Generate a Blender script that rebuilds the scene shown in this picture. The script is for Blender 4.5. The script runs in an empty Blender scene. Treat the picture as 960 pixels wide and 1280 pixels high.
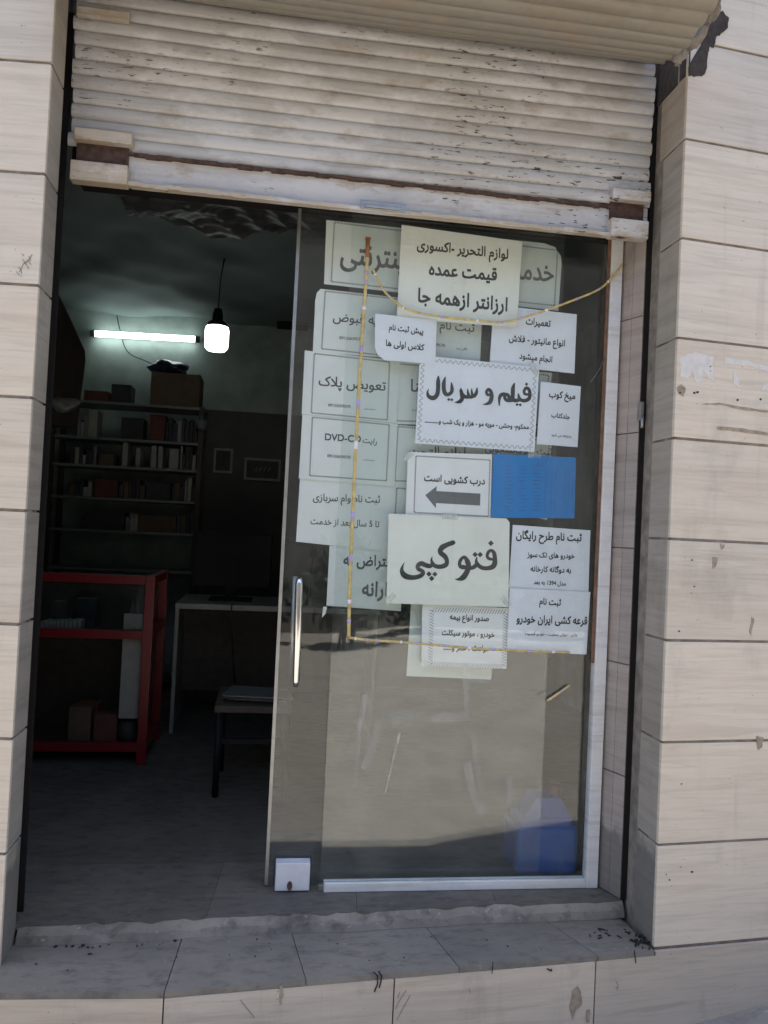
import bpy, bmesh, math, random
from mathutils import Vector, Matrix
random.seed(7)
SC = bpy.context.scene
COL = SC.collection
R = math.radians

# ------------------------------------------------------------------ camera
FPX = 987.104                      # focal length in pixels of the 960x1280 photograph
YAW, PITCH, ROLL = R(8.0086), R(1.3142), R(2.7053)
CAM = Vector((-1.1673, -2.1978, 1.1856))
_cy, _sy, _cp, _sp, _cr, _sr = math.cos(YAW), math.sin(YAW), math.cos(PITCH), math.sin(PITCH), math.cos(ROLL), math.sin(ROLL)
FWD = Vector((_sy*_cp, _cy*_cp, _sp))
_r0 = Vector((_cy, -_sy, 0)); _u0 = _r0.cross(FWD)
RGT = _r0*_cr + _u0*_sr
UPV = -_r0*_sr + _u0*_cr
cd = bpy.data.cameras.new("camera"); cam = bpy.data.objects.new("camera", cd); COL.objects.link(cam)
cd.sensor_fit = 'VERTICAL'; cd.sensor_height = 24.0; cd.lens = 24.0*FPX/1280.0
cd.clip_start = 0.02; cd.clip_end = 500
m = Matrix((RGT, UPV, -FWD)).transposed().to_4x4(); m.translation = CAM
cam.matrix_world = m
SC.camera = cam

# ------------------------------------------------------------------ world, sun, exposure
W = bpy.data.worlds.new("World"); SC.world = W; W.use_nodes = True
nt = W.node_tree
bg = nt.nodes["Background"]; sky = nt.nodes.new("ShaderNodeTexSky")
sky.sky_type = 'NISHITA'; sky.sun_disc = False
SUN_EL = R(81)
sky.sun_elevation = SUN_EL; sky.sun_rotation = 0.0
sky.air_density = 1.0; sky.dust_density = 2.5
nt.links.new(sky.outputs[0], bg.inputs[0]); bg.inputs[1].default_value = 0.14
sl = bpy.data.lights.new("sun", 'SUN'); sl.energy = 5.0; sl.angle = R(0.53); sl.color = (1, .955, .88)
so = bpy.data.objects.new("sun", sl); COL.objects.link(so); so.rotation_euler = (-(math.pi/2-SUN_EL), 0, 0); so.location = (0, 3, 8)
SC.view_settings.view_transform = 'Standard'; SC.view_settings.look = 'None'
SC.view_settings.gamma = 1; SC.view_settings.use_curve_mapping = False
SC.view_settings.exposure = 1.88
SC.render.engine = 'CYCLES'
cy = SC.cycles
cy.use_denoising = True; cy.max_bounces = 10; cy.transparent_max_bounces = 24; cy.diffuse_bounces = 5; cy.glossy_bounces = 4
cy.sample_clamp_indirect = 6

# ------------------------------------------------------------------ pixel rays (photograph pixels -> metres)
def ray(px, py): return FWD + RGT*((px-480)/FPX) - UPV*((py-640)/FPX)
def ony(px, py, y): d = ray(px, py); return CAM + d*((y-CAM.y)/d.y)
def onx(px, py, x): d = ray(px, py); return CAM + d*((x-CAM.x)/d.x)
def onz(px, py, z): d = ray(px, py); return CAM + d*((z-CAM.z)/d.z)
def onp(px, py, p0, n): d = ray(px, py); return CAM + d*((p0-CAM).dot(n)/d.dot(n))

# ------------------------------------------------------------------ materials
def newmat(name):
    mt = bpy.data.materials.new(name); mt.use_nodes = True
    return mt, mt.node_tree, mt.node_tree.nodes["Principled BSDF"]
def N(nt, t, **kw):
    n = nt.nodes.new(t)
    for k, v in kw.items(): setattr(n, k, v)
    return n
def ramp(nt, fac, stops, interp='LINEAR'):
    n = N(nt, "ShaderNodeValToRGB"); cr = n.color_ramp; cr.interpolation = interp
    while len(cr.elements) < len(stops): cr.elements.new(.5)
    for e, (p, c) in zip(cr.elements, stops):
        e.position = p; e.color = (c, c, c, 1) if isinstance(c, (int, float)) else (*c, 1)
    if fac is not None: nt.links.new(fac, n.inputs[0])
    return n.outputs[0]
def noise(nt, scale, stretch=(1, 1, 1), detail=5, rough=.55, off=0.0, dist=0.0):
    tc = N(nt, "ShaderNodeNewGeometry")
    mp = N(nt, "ShaderNodeMapping"); mp.inputs["Scale"].default_value = stretch; mp.inputs["Location"].default_value = (off, off*1.7, off*.6)
    nt.links.new(tc.outputs["Position"], mp.inputs[0])
    nn = N(nt, "ShaderNodeTexNoise"); nn.inputs["Scale"].default_value = scale; nn.inputs["Detail"].default_value = detail
    nn.inputs["Roughness"].default_value = rough; nn.inputs["Distortion"].default_value = dist
    nt.links.new(mp.outputs[0], nn.inputs["Vector"])
    return nn.outputs[0]
def mix(nt, fac, a, b, mode='MIX'):
    n = N(nt, "ShaderNodeMix", data_type='RGBA', blend_type=mode)
    for sock, v in ((n.inputs[0], fac), (n.inputs[6], a), (n.inputs[7], b)):
        if isinstance(v, (int, float)): sock.default_value = v
        elif isinstance(v, tuple): sock.default_value = (*v, 1)
        else: nt.links.new(v, sock)
    return n.outputs[2]
def bump(nt, bs, h, strength=.3, dist=.01):
    b = N(nt, "ShaderNodeBump"); b.inputs["Strength"].default_value = strength; b.inputs["Distance"].default_value = dist
    nt.links.new(h, b.inputs["Height"]); nt.links.new(b.outputs[0], bs.inputs["Normal"])

def plain(name, col, rough=.6, metal=0.0, var=.12, scale=25, spec=.5):
    mt, nt, bs = newmat(name)
    n1 = noise(nt, scale)
    c = mix(nt, ramp(nt, n1, [(.3, 0), (.7, 1)]), tuple(x*(1-var) for x in col), tuple(min(1, x*(1+var)) for x in col))
    nt.links.new(c, bs.inputs["Base Color"]); bs.inputs["Roughness"].default_value = rough; bs.inputs["Metallic"].default_value = metal
    bs.inputs["Specular IOR Level"].default_value = spec
    return mt

def travertine(name, base, dark, dirt=.25, dirtcol=(.10, .085, .07), low=False, rough=.42):
    mt, nt, bs = newmat(name)
    geo = N(nt, "ShaderNodeNewGeometry")
    st = noise(nt, 1.0, (2.2, 2.2, 34), 6, .62, 3.1, .6)
    st2 = noise(nt, 1.0, (6, 6, 130), 4, .6, 9.0, .2)
    cl = noise(nt, 3.0, (1, 1, 1.6), 4, .5, 5.5)
    c = mix(nt, ramp(nt, st, [(.34, 1), (.46, .35), (.60, 0)]), base, tuple(x*.93 for x in dark))
    c = mix(nt, ramp(nt, st2, [(.50, 0), (.68, .6)]), c, tuple(x*.72 for x in base))
    c = mix(nt, ramp(nt, cl, [(.38, .0), (.66, .35)]), c, tuple(min(1, a*k) for a, k in zip(base, (1.02, .93, .88))))
    ri = ramp(nt, geo.outputs["Random Per Island"], [(0, (.85, .85, .855)), (.35, (.97, .95, .92)), (.7, (1, .985, .965)), (1, (.93, .94, .95))])
    c = mix(nt, 1.0, c, ri, 'MULTIPLY')
    # dirt blotches and drips, tiny dark pits
    dn = noise(nt, 5.0, (1, 1, .5), 7, .65, 21.0)
    c = mix(nt, ramp(nt, dn, [(.56, 0), (.74, dirt)]), c, dirtcol)
    gr = noise(nt, 1.1, (1, 1, 1), 7, .72, 55)
    c = mix(nt, ramp(nt, gr, [(.46, 0), (.70, .24)]), c, tuple(x*.6 for x in base))
    dr = noise(nt, 1.0, (16, 16, 1.6), 5, .65, 71)
    c = mix(nt, ramp(nt, dr, [(.60, 0), (.76, .35)]), c, tuple(x*.5 for x in base))
    pit = noise(nt, 60, (1, 1, 2.0), 2, .5, 2.0)
    c = mix(nt, ramp(nt, pit, [(.735, 0), (.76, .55)]), c, (.09, .07, .055))
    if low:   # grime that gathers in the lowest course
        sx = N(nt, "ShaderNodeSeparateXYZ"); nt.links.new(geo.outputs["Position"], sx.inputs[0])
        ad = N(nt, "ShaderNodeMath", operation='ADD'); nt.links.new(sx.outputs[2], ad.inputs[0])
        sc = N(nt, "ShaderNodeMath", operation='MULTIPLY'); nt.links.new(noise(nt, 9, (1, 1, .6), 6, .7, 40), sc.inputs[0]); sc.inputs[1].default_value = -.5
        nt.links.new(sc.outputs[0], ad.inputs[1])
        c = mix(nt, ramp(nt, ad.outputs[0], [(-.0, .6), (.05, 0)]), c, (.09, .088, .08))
    nt.links.new(c, bs.inputs["Base Color"])
    nt.links.new(ramp(nt, dn, [(.3, rough-.08), (.7, rough+.2)]), bs.inputs["Roughness"])
    bump(nt, bs, st2, .12, .002)
    return mt

M = {}
M['tile'] = travertine('travertine_tile', (.61, .545, .455), (.535, .465, .38))
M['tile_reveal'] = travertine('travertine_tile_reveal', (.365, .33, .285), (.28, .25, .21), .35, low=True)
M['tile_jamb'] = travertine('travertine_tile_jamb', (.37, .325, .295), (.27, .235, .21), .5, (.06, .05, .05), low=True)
M['tile_riser'] = travertine('travertine_tile_riser', (.545, .475, .39), (.42, .36, .29), .42, (.13, .10, .08))
M['grout'] = plain('grout', (.21, .18, .15), .9, var=.35)
M['mortar'] = plain('old_mortar', (.22, .19, .165), .95, var=.35, scale=40)
M['cavity'] = plain('mortar_and_hole_shade', (.04, .031, .027), .95, var=.4, scale=60)  # dark mortar tone that also stands for shade inside the hole

def worn_floor(name, a, b, stain, rough=.6):
    mt, nt, bs = newmat(name)
    n1 = noise(nt, 4, (1, 1, 1), 8, .65, 1.0); n2 = noise(nt, 14, (1, 2.2, 1), 7, .7, 8); n3 = noise(nt, 45, (1, 1, 1), 3, .5, 4)
    geo = N(nt, "ShaderNodeNewGeometry")
    c = mix(nt, ramp(nt, n1, [(.35, 0), (.65, 1)]), a, b)
    c = mix(nt, ramp(nt, n2, [(.50, 0), (.72, .75)]), c, stain)
    c = mix(nt, ramp(nt, n3, [(.66, 0), (.74, .5)]), c, tuple(x*1.7 for x in a))
    c = mix(nt, 1.0, c, ramp(nt, geo.outputs["Random Per Island"], [(0, .85), (1, 1.0)]), 'MULTIPLY')
    nt.links.new(c, bs.inputs["Base Color"])
    nt.links.new(ramp(nt, n2, [(.3, rough-.12), (.7, rough+.2)]), bs.inputs["Roughness"])
    bump(nt, bs, n2, .25, .003)
    return mt
M['tread'] = worn_floor('dusty_tread_tile', (.225, .198, .165), (.175, .157, .134), (.075, .067, .058))
M['sill'] = worn_floor('dirty_sill', (.145, .128, .106), (.095, .085, .073), (.036, .032, .028))
M['sill_riser'] = worn_floor('broken_sill_edge', (.30, .27, .22), (.16, .145, .12), (.04, .037, .033), .8)
M['shop_floor'] = worn_floor('shop_floor', (.125, .11, .09), (.085, .075, .062), (.034, .03, .026), .75)
M['street'] = worn_floor('dusty_street', (.265, .243, .212), (.20, .184, .161), (.13, .12, .104), .85)
M['asphalt_far'] = plain('asphalt', (.06, .058, .055), .9)

def shutter_mat(name, base, rust=.5, chips=True):
    mt, nt, bs = newmat(name)
    n1 = noise(nt, 2.5, (1, 1, 1), 5, .6, 2); st = noise(nt, 1.0, (1.6, 2, 60), 5, .65, 11, .4)
    ch = noise(nt, 1.0, (24, 30, 120), 4, .6, 5); reg = noise(nt, 2.2, (1, 1, 1.5), 3, .5, 31)
    c = mix(nt, ramp(nt, n1, [(.35, 0), (.65, 1)]), base, tuple(a*k for a, k in zip(base, (.93, .96, 1.05))))
    c = mix(nt, ramp(nt, st, [(.46, 0), (.66, .6)]), c, tuple(a*k for a, k in zip(base, (.68, .64, .58))))
    c = mix(nt, ramp(nt, noise(nt, 30, (1, 1, 1.5), 5, .7, 77), [(.42, 0), (.68, .35)]), c, tuple(a*.72 for a in base))
    wp = noise(nt, 3.2, (1, 1, 2.0), 7, .7, 91)
    c = mix(nt, ramp(nt, wp, [(.50, 0), (.58, .75)]), c, (.56, .55, .545) if chips else base)
    bl = noise(nt, 6, (1, 1, 2.4), 6, .7, 61)
    c = mix(nt, ramp(nt, bl, [(.55, 0), (.70, rust)]), c, (.27, .165, .085))
    if chips:
        mu = N(nt, "ShaderNodeMath", operation='MULTIPLY')
        nt.links.new(ramp(nt, ch, [(.60, 0), (.64, 1)]), mu.inputs[0]); nt.links.new(ramp(nt, reg, [(.50, 0), (.58, 1)]), mu.inputs[1])
        c = mix(nt, mu.outputs[0], c, (.045, .038, .032))
    nt.links.new(c, bs.inputs["Base Color"]); bs.inputs["Roughness"].default_value = .55
    bump(nt, bs, bl, .15, .003)
    return mt
M['slats'] = shutter_mat('chipped_cream_paint', (.47, .45, .42), .5)
M['coil'] = shutter_mat('shaded_cream_paint', (.235, .21, .165), .4, False)  # darker copy of the slat paint; shade of the underside is in the colour
M['bar'] = shutter_mat('worn_white_paint', (.52, .50, .475), .75)
M['plate'] = shutter_mat('rusty_cream_plate', (.47, .395, .30), 1.0)
M['rust'] = plain('rust_and_gap_shade', (.065, .036, .026), .85, var=.5, scale=60)  # rust, kept dark to serve as shade in the lock gaps too
M['dark_steel'] = plain('dark_steel', (.012, .010, .0095), .8, spec=.2)
M['frame_white'] = shutter_mat('white_aluminium', (.68, .67, .64), .12, False)
M['gasket'] = plain('brown_sealant', (.16, .085, .05), .7, var=.4, scale=30)
M['chrome'] = plain('polished_steel', (.72, .71, .69), .16, 1.0, .03)
M['alu'] = plain('dull_aluminium', (.35, .35, .34), .4, .8)
M['lockbody'] = plain('white_lock_plate', (.60, .61, .64), .4, 0, .08)
M['lock_edge'] = plain('dark_lock_rubber', (.04, .042, .05), .6)

def glass(name, tint=(.962, .980, .975), refl=.95, dust=.014):
    mt = bpy.data.materials.new(name); mt.use_nodes = True; nt = mt.node_tree
    for n in list(nt.nodes): nt.nodes.remove(n)
    out = N(nt, "ShaderNodeOutputMaterial"); tr = N(nt, "ShaderNodeBsdfTransparent"); tr.inputs[0].default_value = (*tint, 1)
    gl = N(nt, "ShaderNodeBsdfGlossy"); gl.inputs["Roughness"].default_value = 0.0; gl.inputs[0].default_value = (1, 1, 1, 1)
    lw = N(nt, "ShaderNodeLayerWeight"); lw.inputs[0].default_value = .5
    pw = N(nt, "ShaderNodeMath", operation='POWER'); nt.links.new(lw.outputs["Facing"], pw.inputs[0]); pw.inputs[1].default_value = 5
    mm = N(nt, "ShaderNodeMath", operation='MULTIPLY_ADD'); nt.links.new(pw.outputs[0], mm.inputs[0]); mm.inputs[1].default_value = .95; mm.inputs[2].default_value = .043*refl
    mx = N(nt, "ShaderNodeMixShader"); nt.links.new(mm.outputs[0], mx.inputs[0]); nt.links.new(tr.outputs[0], mx.inputs[1]); nt.links.new(gl.outputs[0], mx.inputs[2])
    df = N(nt, "ShaderNodeBsdfDiffuse"); df.inputs[0].default_value = (.55, .53, .48, 1)
    m2 = N(nt, "ShaderNodeMixShader"); dn = noise(nt, 5, (1, 1, .4), 6, .65, 4)
    nt.links.new(ramp(nt, dn, [(.42, dust*.2), (.52, dust*.8), (.70, dust*3.0)]), m2.inputs[0])
    nt.links.new(mx.outputs[0], m2.inputs[1]); nt.links.new(df.outputs[0], m2.inputs[2])
    nt.links.new(m2.outputs[0], out.inputs[0])
    return mt
M['glass'] = glass('door_glass')
M['case_glass'] = glass('case_glass', (.9, .95, .93), .8, .01)

def film(name, alpha, col):
    mt = bpy.data.materials.new(name); mt.use_nodes = True; nt = mt.node_tree
    for n in list(nt.nodes): nt.nodes.remove(n)
    out = N(nt, "ShaderNodeOutputMaterial"); tr = N(nt, "ShaderNodeBsdfTransparent"); df = N(nt, "ShaderNodeBsdfDiffuse"); df.inputs[0].default_value = (*col, 1)
    mx = N(nt, "ShaderNodeMixShader"); dn = noise(nt, 14, (1, 1, .35), 6, .7, 2)
    nt.links.new(ramp(nt, dn, [(.36, 0), (.68, alpha)]), mx.inputs[0])
    nt.links.new(tr.outputs[0], mx.inputs[1]); nt.links.new(df.outputs[0], mx.inputs[2]); nt.links.new(mx.outputs[0], out.inputs[0])
    return mt
M['pale_strip'] = film('pale_strips', .26, (.75, .74, .70))
M['streak'] = film('glare_streak', .75, (.80, .78, .70))

def paper(name, col):
    mt, nt, bs = newmat(name)
    n1 = noise(nt, 7, (1, 1, 1), 5, .6, 3)
    c = mix(nt, ramp(nt, n1, [(.3, 0), (.7, 1)]), col, tuple(x*.93 for x in col))
    nt.links.new(c, bs.inputs["Base Color"]); bs.inputs["Roughness"].default_value = .75; bs.inputs["Specular IOR Level"].default_value = .25
    bump(nt, bs, noise(nt, 6, (1, 1, 1), 3, .5, 15, 1.5), .55, .012)
    return mt
M['paper_blue_white'] = paper('bluish_white_paper', (.75, .775, .83))
M['paper_yellow_white'] = paper('yellowish_white_paper', (.76, .765, .70))
M['paper_white'] = paper('white_paper', (.77, .78, .775))
M['paper_old'] = paper('aged_grey_green_paper', (.715, .735, .722))
M['paper_blue'] = paper('blue_paper', (.0, .19, .52))
M['ink'] = plain('black_ink', (.022, .023, .026), .6, var=.1)
M['ink_grey'] = plain('faded_ink', (.07, .075, .08), .6, var=.15)
M['ink_arrow'] = plain('grey_ink', (.12, .125, .13), .6, var=.08)
M['ink_blue'] = plain('dark_blue_ink', (.0, .10, .31), .6, var=.05)
M['rope'] = plain('yellow_plastic_rope', (.52, .40, .16), .35, var=.25, scale=60)
M['rope_rust'] = plain('brown_tape', (.30, .12, .05), .6, var=.3)
def emis(name, col, s):
    mt, nt, bs = newmat(name)
    bs.inputs["Base Color"].default_value = (.8, .8, .8, 1); bs.inputs["Emission Color"].default_value = (*col, 1); bs.inputs["Emission Strength"].default_value = s
    return mt
M['led'] = plain('violet_led', (.42, .34, .66), .3, var=.2)
M['led_pale'] = plain('pale_led', (.78, .74, .80), .3, var=.1)
M['tube_light'] = emis('lit_tube', (.86, 1.0, .97), 3.3)
M['bulb_light'] = emis('lit_bulb', (.90, 1.0, .98), 2.2)
M['wire'] = plain('black_wire', (.015, .015, .016), .5)
M['shop_wall'] = plain('green_grey_plaster', (0.2311, 0.2772, 0.2589), .8, var=.25, scale=5)
M['shop_wall_low'] = plain('dark_panel', (0.0504, 0.0504, 0.04536), .7, var=.2, scale=8)
M['ceiling'] = plain('grey_plaster_ceiling', (0.1139, 0.1457, 0.139), .85, var=.14, scale=2.5)
M['film'] = plain('crumpled_plastic', (.06, .062, .06), .5, var=.4, scale=12)
M['red_paint'] = plain('red_painted_steel', (0.1607, 0.006426, 0.01071), .35, var=.12)
M['white_board'] = plain('white_laminate', (0.2275, 0.2275, 0.2184), .4, var=.08)
M['grey_metal'] = plain('grey_shelf_metal', (0.147, 0.1581, 0.1543), .5, .2)
M['wood_dark'] = plain('dark_wood', (0.03504, 0.02548, 0.01911), .6, var=.3)
M['black_plastic'] = plain('black_plastic', (0.0126, 0.0126, 0.0147), .6, spec=.15)
M['screen'] = plain('dark_screen', (.008, .009, .012), .12)
M['cardboard'] = plain('cardboard', (0.0896, 0.0588, 0.0364), .8, var=.2)
M['cardboard_red'] = plain('reddish_cardboard', (0.08925, 0.02887, 0.021), .8, var=.2)
M['orange_box'] = plain('orange_cardboard', (0.128, 0.036, 0.012), .7, var=.15)
M['blue_bag'] = plain('blue_plastic_bag', (0.012, 0.021, 0.045), .35, var=.4)
M['pale_card'] = plain('pale_card', (0.231, 0.2253, 0.2079), .7, var=.1)
M['dark_card'] = plain('dark_card', (0.0256, 0.0256, 0.02688), .7, var=.3)
M['cloth_dark'] = plain('dark_red_cloth', (.012, .008, .008), .9, var=.3)
M['cloth_pale'] = plain('pale_grey_plastic', (0.12, 0.13, 0.135), .35, var=.3)
M['blue_plastic'] = plain('blue_plastic', (.003, .07, .28), .35, var=.15)
M['blue_pale'] = plain('pale_blue_plastic', (.010, .055, .23), .4, var=.15)
M['red_plastic'] = plain('red_plastic', (.07, .006, .008), .4)
M['smear_white'] = plain('paper_remains', (.56, .53, .495), .85, var=.08, scale=50)
M['smear_brown'] = plain('brown_glue', (.28, .22, .165), .85, var=.3, scale=50)
M['smear_yellow'] = plain('pale_yellow_wash', (.56, .51, .385), .8, var=.05)
M['black_mark'] = plain('black_mark', (.018, .016, .015), .8)
M['pencil'] = plain('pencil_mark', (.20, .18, .17), .8)
M['far_wall'] = plain('shaded_wall', (.13, .12, .105), .9, var=.25, scale=1.5)
M['leaf'] = plain('dark_leaf', (.025, .045, .018), .6, var=.4, scale=3)
M['bark'] = plain('bark', (.05, .04, .03), .9)

# ------------------------------------------------------------------ mesh helpers
class MB:
    """collects shapes in world metres; build() links ONE mesh object"""
    def __init__(s): s.bm = bmesh.new(); s.smooth = False
    def vs(s, pts): return [s.bm.verts.new(p) for p in pts]
    def face(s, pts):
        try: return s.bm.faces.new(s.vs(pts))
        except ValueError: return None
    def box(s, x0, x1, y0, y1, z0, z1, mtx=None, bev=0.0):
        P = [Vector(p) for p in ((x0,y0,z0),(x1,y0,z0),(x1,y1,z0),(x0,y1,z0),(x0,y0,z1),(x1,y0,z1),(x1,y1,z1),(x0,y1,z1))]
        if mtx: P = [mtx @ p for p in P]
        v = s.vs(P); fs = []
        for f in ((3,2,1,0),(4,5,6,7),(0,1,5,4),(1,2,6,5),(2,3,7,6),(3,0,4,7)): fs.append(s.bm.faces.new([v[i] for i in f]))
        if bev:
            ed = list({e for f in fs for e in f.edges})
            bmesh.ops.bevel(s.bm, geom=ed, offset=bev, segments=2, profile=.5, affect='EDGES')
        return s
    def prism(s, poly, d):
        """poly = list of points (CCW from the front), extruded by vector d"""
        a = s.vs(poly); b = s.vs([Vector(p)+Vector(d) for p in poly]); n = len(a)
        s.bm.faces.new(a); s.bm.faces.new(b[::-1])
        for i in range(n): s.bm.faces.new([a[(i+1) % n], a[i], b[i], b[(i+1) % n]])
        return s
    def tube(s, pts, r, n=10, cap=True):
        pts = [Vector(p) for p in pts]; rr = r if isinstance(r, (list, tuple)) else [r]*len(pts); rings = []
        up = Vector((0, 0, 1)); prev = None
        for i, p in enumerate(pts):
            t = (pts[min(i+1, len(pts)-1)]-pts[max(i-1, 0)]).normalized()
            if prev is None:
                a = t.cross(up if abs(t.z) < .9 else Vector((1, 0, 0))).normalized()
            else: a = (prev - t*prev.dot(t)).normalized()
            prev = a; b = t.cross(a)
            rings.append(s.vs([p+(a*math.cos(2*math.pi*k/n)+b*math.sin(2*math.pi*k/n))*rr[i] for k in range(n)]))
        for i in range(len(rings)-1):
            for k in range(n):
                f = s.bm.faces.new([rings[i][k], rings[i][(k+1) % n], rings[i+1][(k+1) % n], rings[i+1][k]]); f.smooth = True
        if cap: s.bm.faces.new(rings[0][::-1]); s.bm.faces.new(rings[-1])
        return s
    def lathe(s, prof, c, n=24):
        c = Vector(c); rings = [s.vs([c+Vector((r*math.cos(2*math.pi*k/n), r*math.sin(2*math.pi*k/n), z)) for k in range(n)]) for r, z in prof]
        for i in range(len(rings)-1):
            for k in range(n):
                f = s.bm.faces.new([rings[i][k], rings[i][(k+1) % n], rings[i+1][(k+1) % n], rings[i+1][k]]); f.smooth = True
        s.bm.faces.new(rings[0][::-1]); s.bm.faces.new(rings[-1])
        return s
    def grid(s, fn, nu, nv, smooth=True):
        V = [[s.bm.verts.new(fn(i/nu, j/nv)) for j in range(nv+1)] for i in range(nu+1)]
        for i in range(nu):
            for j in range(nv):
                f = s.bm.faces.new([V[i][j], V[i+1][j], V[i+1][j+1], V[i][j+1]]); f.smooth = smooth
        return s
    def build(s, name, mt, parent=None, base=None):
        bm = s.bm
        bmesh.ops.recalc_face_normals(bm, faces=bm.faces)
        if parent is not None:
            base = Vector(parent['_base'])
            off = Vector((0, 0, 0)) if parent.type == 'EMPTY' or parent.parent is None else Vector((0, 0, 0))
        elif base is None:
            xs = [v.co for v in bm.verts]
            lo = [min(p[i] for p in xs) for i in range(3)]; hi = [max(p[i] for p in xs) for i in range(3)]
            base = Vector(((lo[0]+hi[0])/2, (lo[1]+hi[1])/2, lo[2]))
        base = Vector(base)
        for v in bm.verts: v.co -= base
        me = bpy.data.meshes.new(name); bm.to_mesh(me); bm.free()
        for x in (mt if isinstance(mt, (list, tuple)) else [mt]): me.materials.append(x)
        o = bpy.data.objects.new(name, me); COL.objects.link(o)
        if parent is not None: o.parent = parent
        else: o.location = base
        o['_base'] = list(base)
        return o
def tag(o, label, cat, group=None):
    o['label'] = label; o['category'] = cat
    if group: o['group'] = group
    return o
def thing(name, loc, label, cat, group=None):
    o = bpy.data.objects.new(name, None); COL.objects.link(o); o.location = loc; o['_base'] = list(loc); o.empty_display_size = .05
    return tag(o, label, cat, group)
def struct(o): o['kind'] = 'structure'; return o
def jit(a): return random.uniform(-a, a)

# ------------------------------------------------------------------ ground
def gz(x): return -.224 + .15*max(-.35, min(.7, x-.14))
b = MB(); b.grid(lambda u, v: (lambda x, y: (x, y, gz(x) - (.012*max(0, -y-.9) if y > -9 else .1)))(-40+80*(u if 0 else u), -45+45.6*v), 200, 60)
struct(b.build('street', M['street'], base=(0, 0, 0)))

# ------------------------------------------------------------------ pillars
TH_R = R(5.576); TH_L = R(-5.34)
XL = -1.8136
def tiles_front(mb, org, ang, sgn, zoff, width, kmin, kmax, h=.30, gap=.0080, skipcol=None):
    """tile courses on a wall face that starts at org and runs sgn*X rotated by ang"""
    mt = Matrix.Translation(Vector((org[0], org[1], 0))) @ Matrix.Rotation(ang, 4, 'Z')
    for k in range(kmin, kmax):
        z0, z1 = zoff+h*k+gap/2, zoff+h*(k+1)-gap/2
        w0 = 0.0; j = 0
        while w0 < width:
            w1 = min(width, w0+(.62 if j or k % 2 else .62))
            a, c = w0+(gap/2 if j else 0.0), w1-gap/2
            if sgn > 0: mb.box(a, c, jit(.0008), .012, z0, z1, mt, .0015)
            else: mb.box(-c, -a, jit(.0008), .012, z0, z1, mt, .0015)
            w0 = w1; j += 1
# right pillar
pr = thing('tiled_pillar', (.02, .1, -.01), 'cream travertine tiled pillar with peeled poster remains, beside the glass panel', 'pillar')
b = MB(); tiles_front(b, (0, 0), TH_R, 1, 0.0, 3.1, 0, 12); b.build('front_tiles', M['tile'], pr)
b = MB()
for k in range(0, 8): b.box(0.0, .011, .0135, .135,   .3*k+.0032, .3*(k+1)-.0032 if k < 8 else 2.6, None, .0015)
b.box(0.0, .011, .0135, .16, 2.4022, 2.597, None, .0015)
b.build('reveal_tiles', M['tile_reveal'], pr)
b = MB()
mt = Matrix.Rotation(TH_R, 4, 'Z')
b.box(.006, 3.1, .0042, .06, -.4, 3.6, mt); b.box(.0075, .5, .06, .60, -.4, 3.6); b.box(.5, 3.2, .37, .60, -.4, 3.6)
b.build('mortar_core', M['grout'], pr)
b = MB(); b.box(.0008, .0056, .0, .20, 2.602, 2.76); b.build('dark_top_fill', M['cavity'], pr)  # dark fill above the reveal tiles; shade of the coil gap as colour
# left pillar
pl = thing('tiled_pillar', (XL-.05, .1, -.01), 'cream tiled pillar with a pencil scribble, at the open side of the doorway', 'pillar')
b = MB(); tiles_front(b, (XL, 0), TH_L, -1, -.008, 2.6, 0, 12); b.build('front_tiles', M['tile'], pl)
b = MB()
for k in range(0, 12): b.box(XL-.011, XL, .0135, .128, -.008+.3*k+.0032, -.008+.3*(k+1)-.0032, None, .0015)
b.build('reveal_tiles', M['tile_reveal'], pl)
b = MB()
mtl = Matrix.Translation(Vector((XL, 0, 0))) @ Matrix.Rotation(TH_L, 4, 'Z')
b.box(-2.6, -.006, .0042, .06, -.4, 3.6, mtl); b.box(-2.3, XL-.0075, .06, .127, -.4, 3.6); b.box(-4.4, -1.93, .127, .60, -.4, 3.6)
b.build('mortar_core', M['grout'], pl)

# ------------------------------------------------------------------ doorstep (tread + riser) and sill
stp = thing('doorstep', (-.9, 0, -.3), 'low tiled doorstep with grey dusty tread under the shop door', 'step')
EDGE = [(-2.6, -.075), (XL-.02, -.118), (-1.377, -.139), (-.79, -.086), (-.205, -.034), (.0, -.012)]
def ey(x):
    for (x0, y0), (x1, y1) in zip(EDGE, EDGE[1:]):
        if x0 <= x <= x1: return y0+(y1-y0)*(x-x0)/(x1-x0)
    return EDGE[-1][1] if x > 0 else EDGE[0][1]
b = MB()
cuts = [-2.6, -1.377, -1.02, -.60, -.185, -.004]
tilt = [.16, .02, -.04, -.06, -.09, -.02]
for i in range(len(cuts)-1):
    x0, x1 = cuts[i]+.0012, cuts[i+1]-.0012
    s0, s1 = tilt[i]*.9, tilt[i+1]*.9
    back = .175
    poly = [(x0, ey(x0)+.002, jit(.0008))]
    nsub = 4
    for q in range(1, nsub): xx = x0+(x1-x0)*q/nsub; poly.append((xx, ey(xx)+.002, 0))
    poly.append((x1, ey(x1)+.002, 0))
    poly += [(x1+s1, back, 0), (x0+s0, back, 0)] if i not in (0,) else [(x1+s1, back, 0), (x0, back, 0)]
    zt = jit(.0008)
    b.prism([(p[0], p[1], zt) for p in poly], (0, 0, -.014))
b.build('tread_tiles', M['tread'], stp)
b = MB()
rc = [-2.6, -1.377, -.782, -.192, .9]
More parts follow.
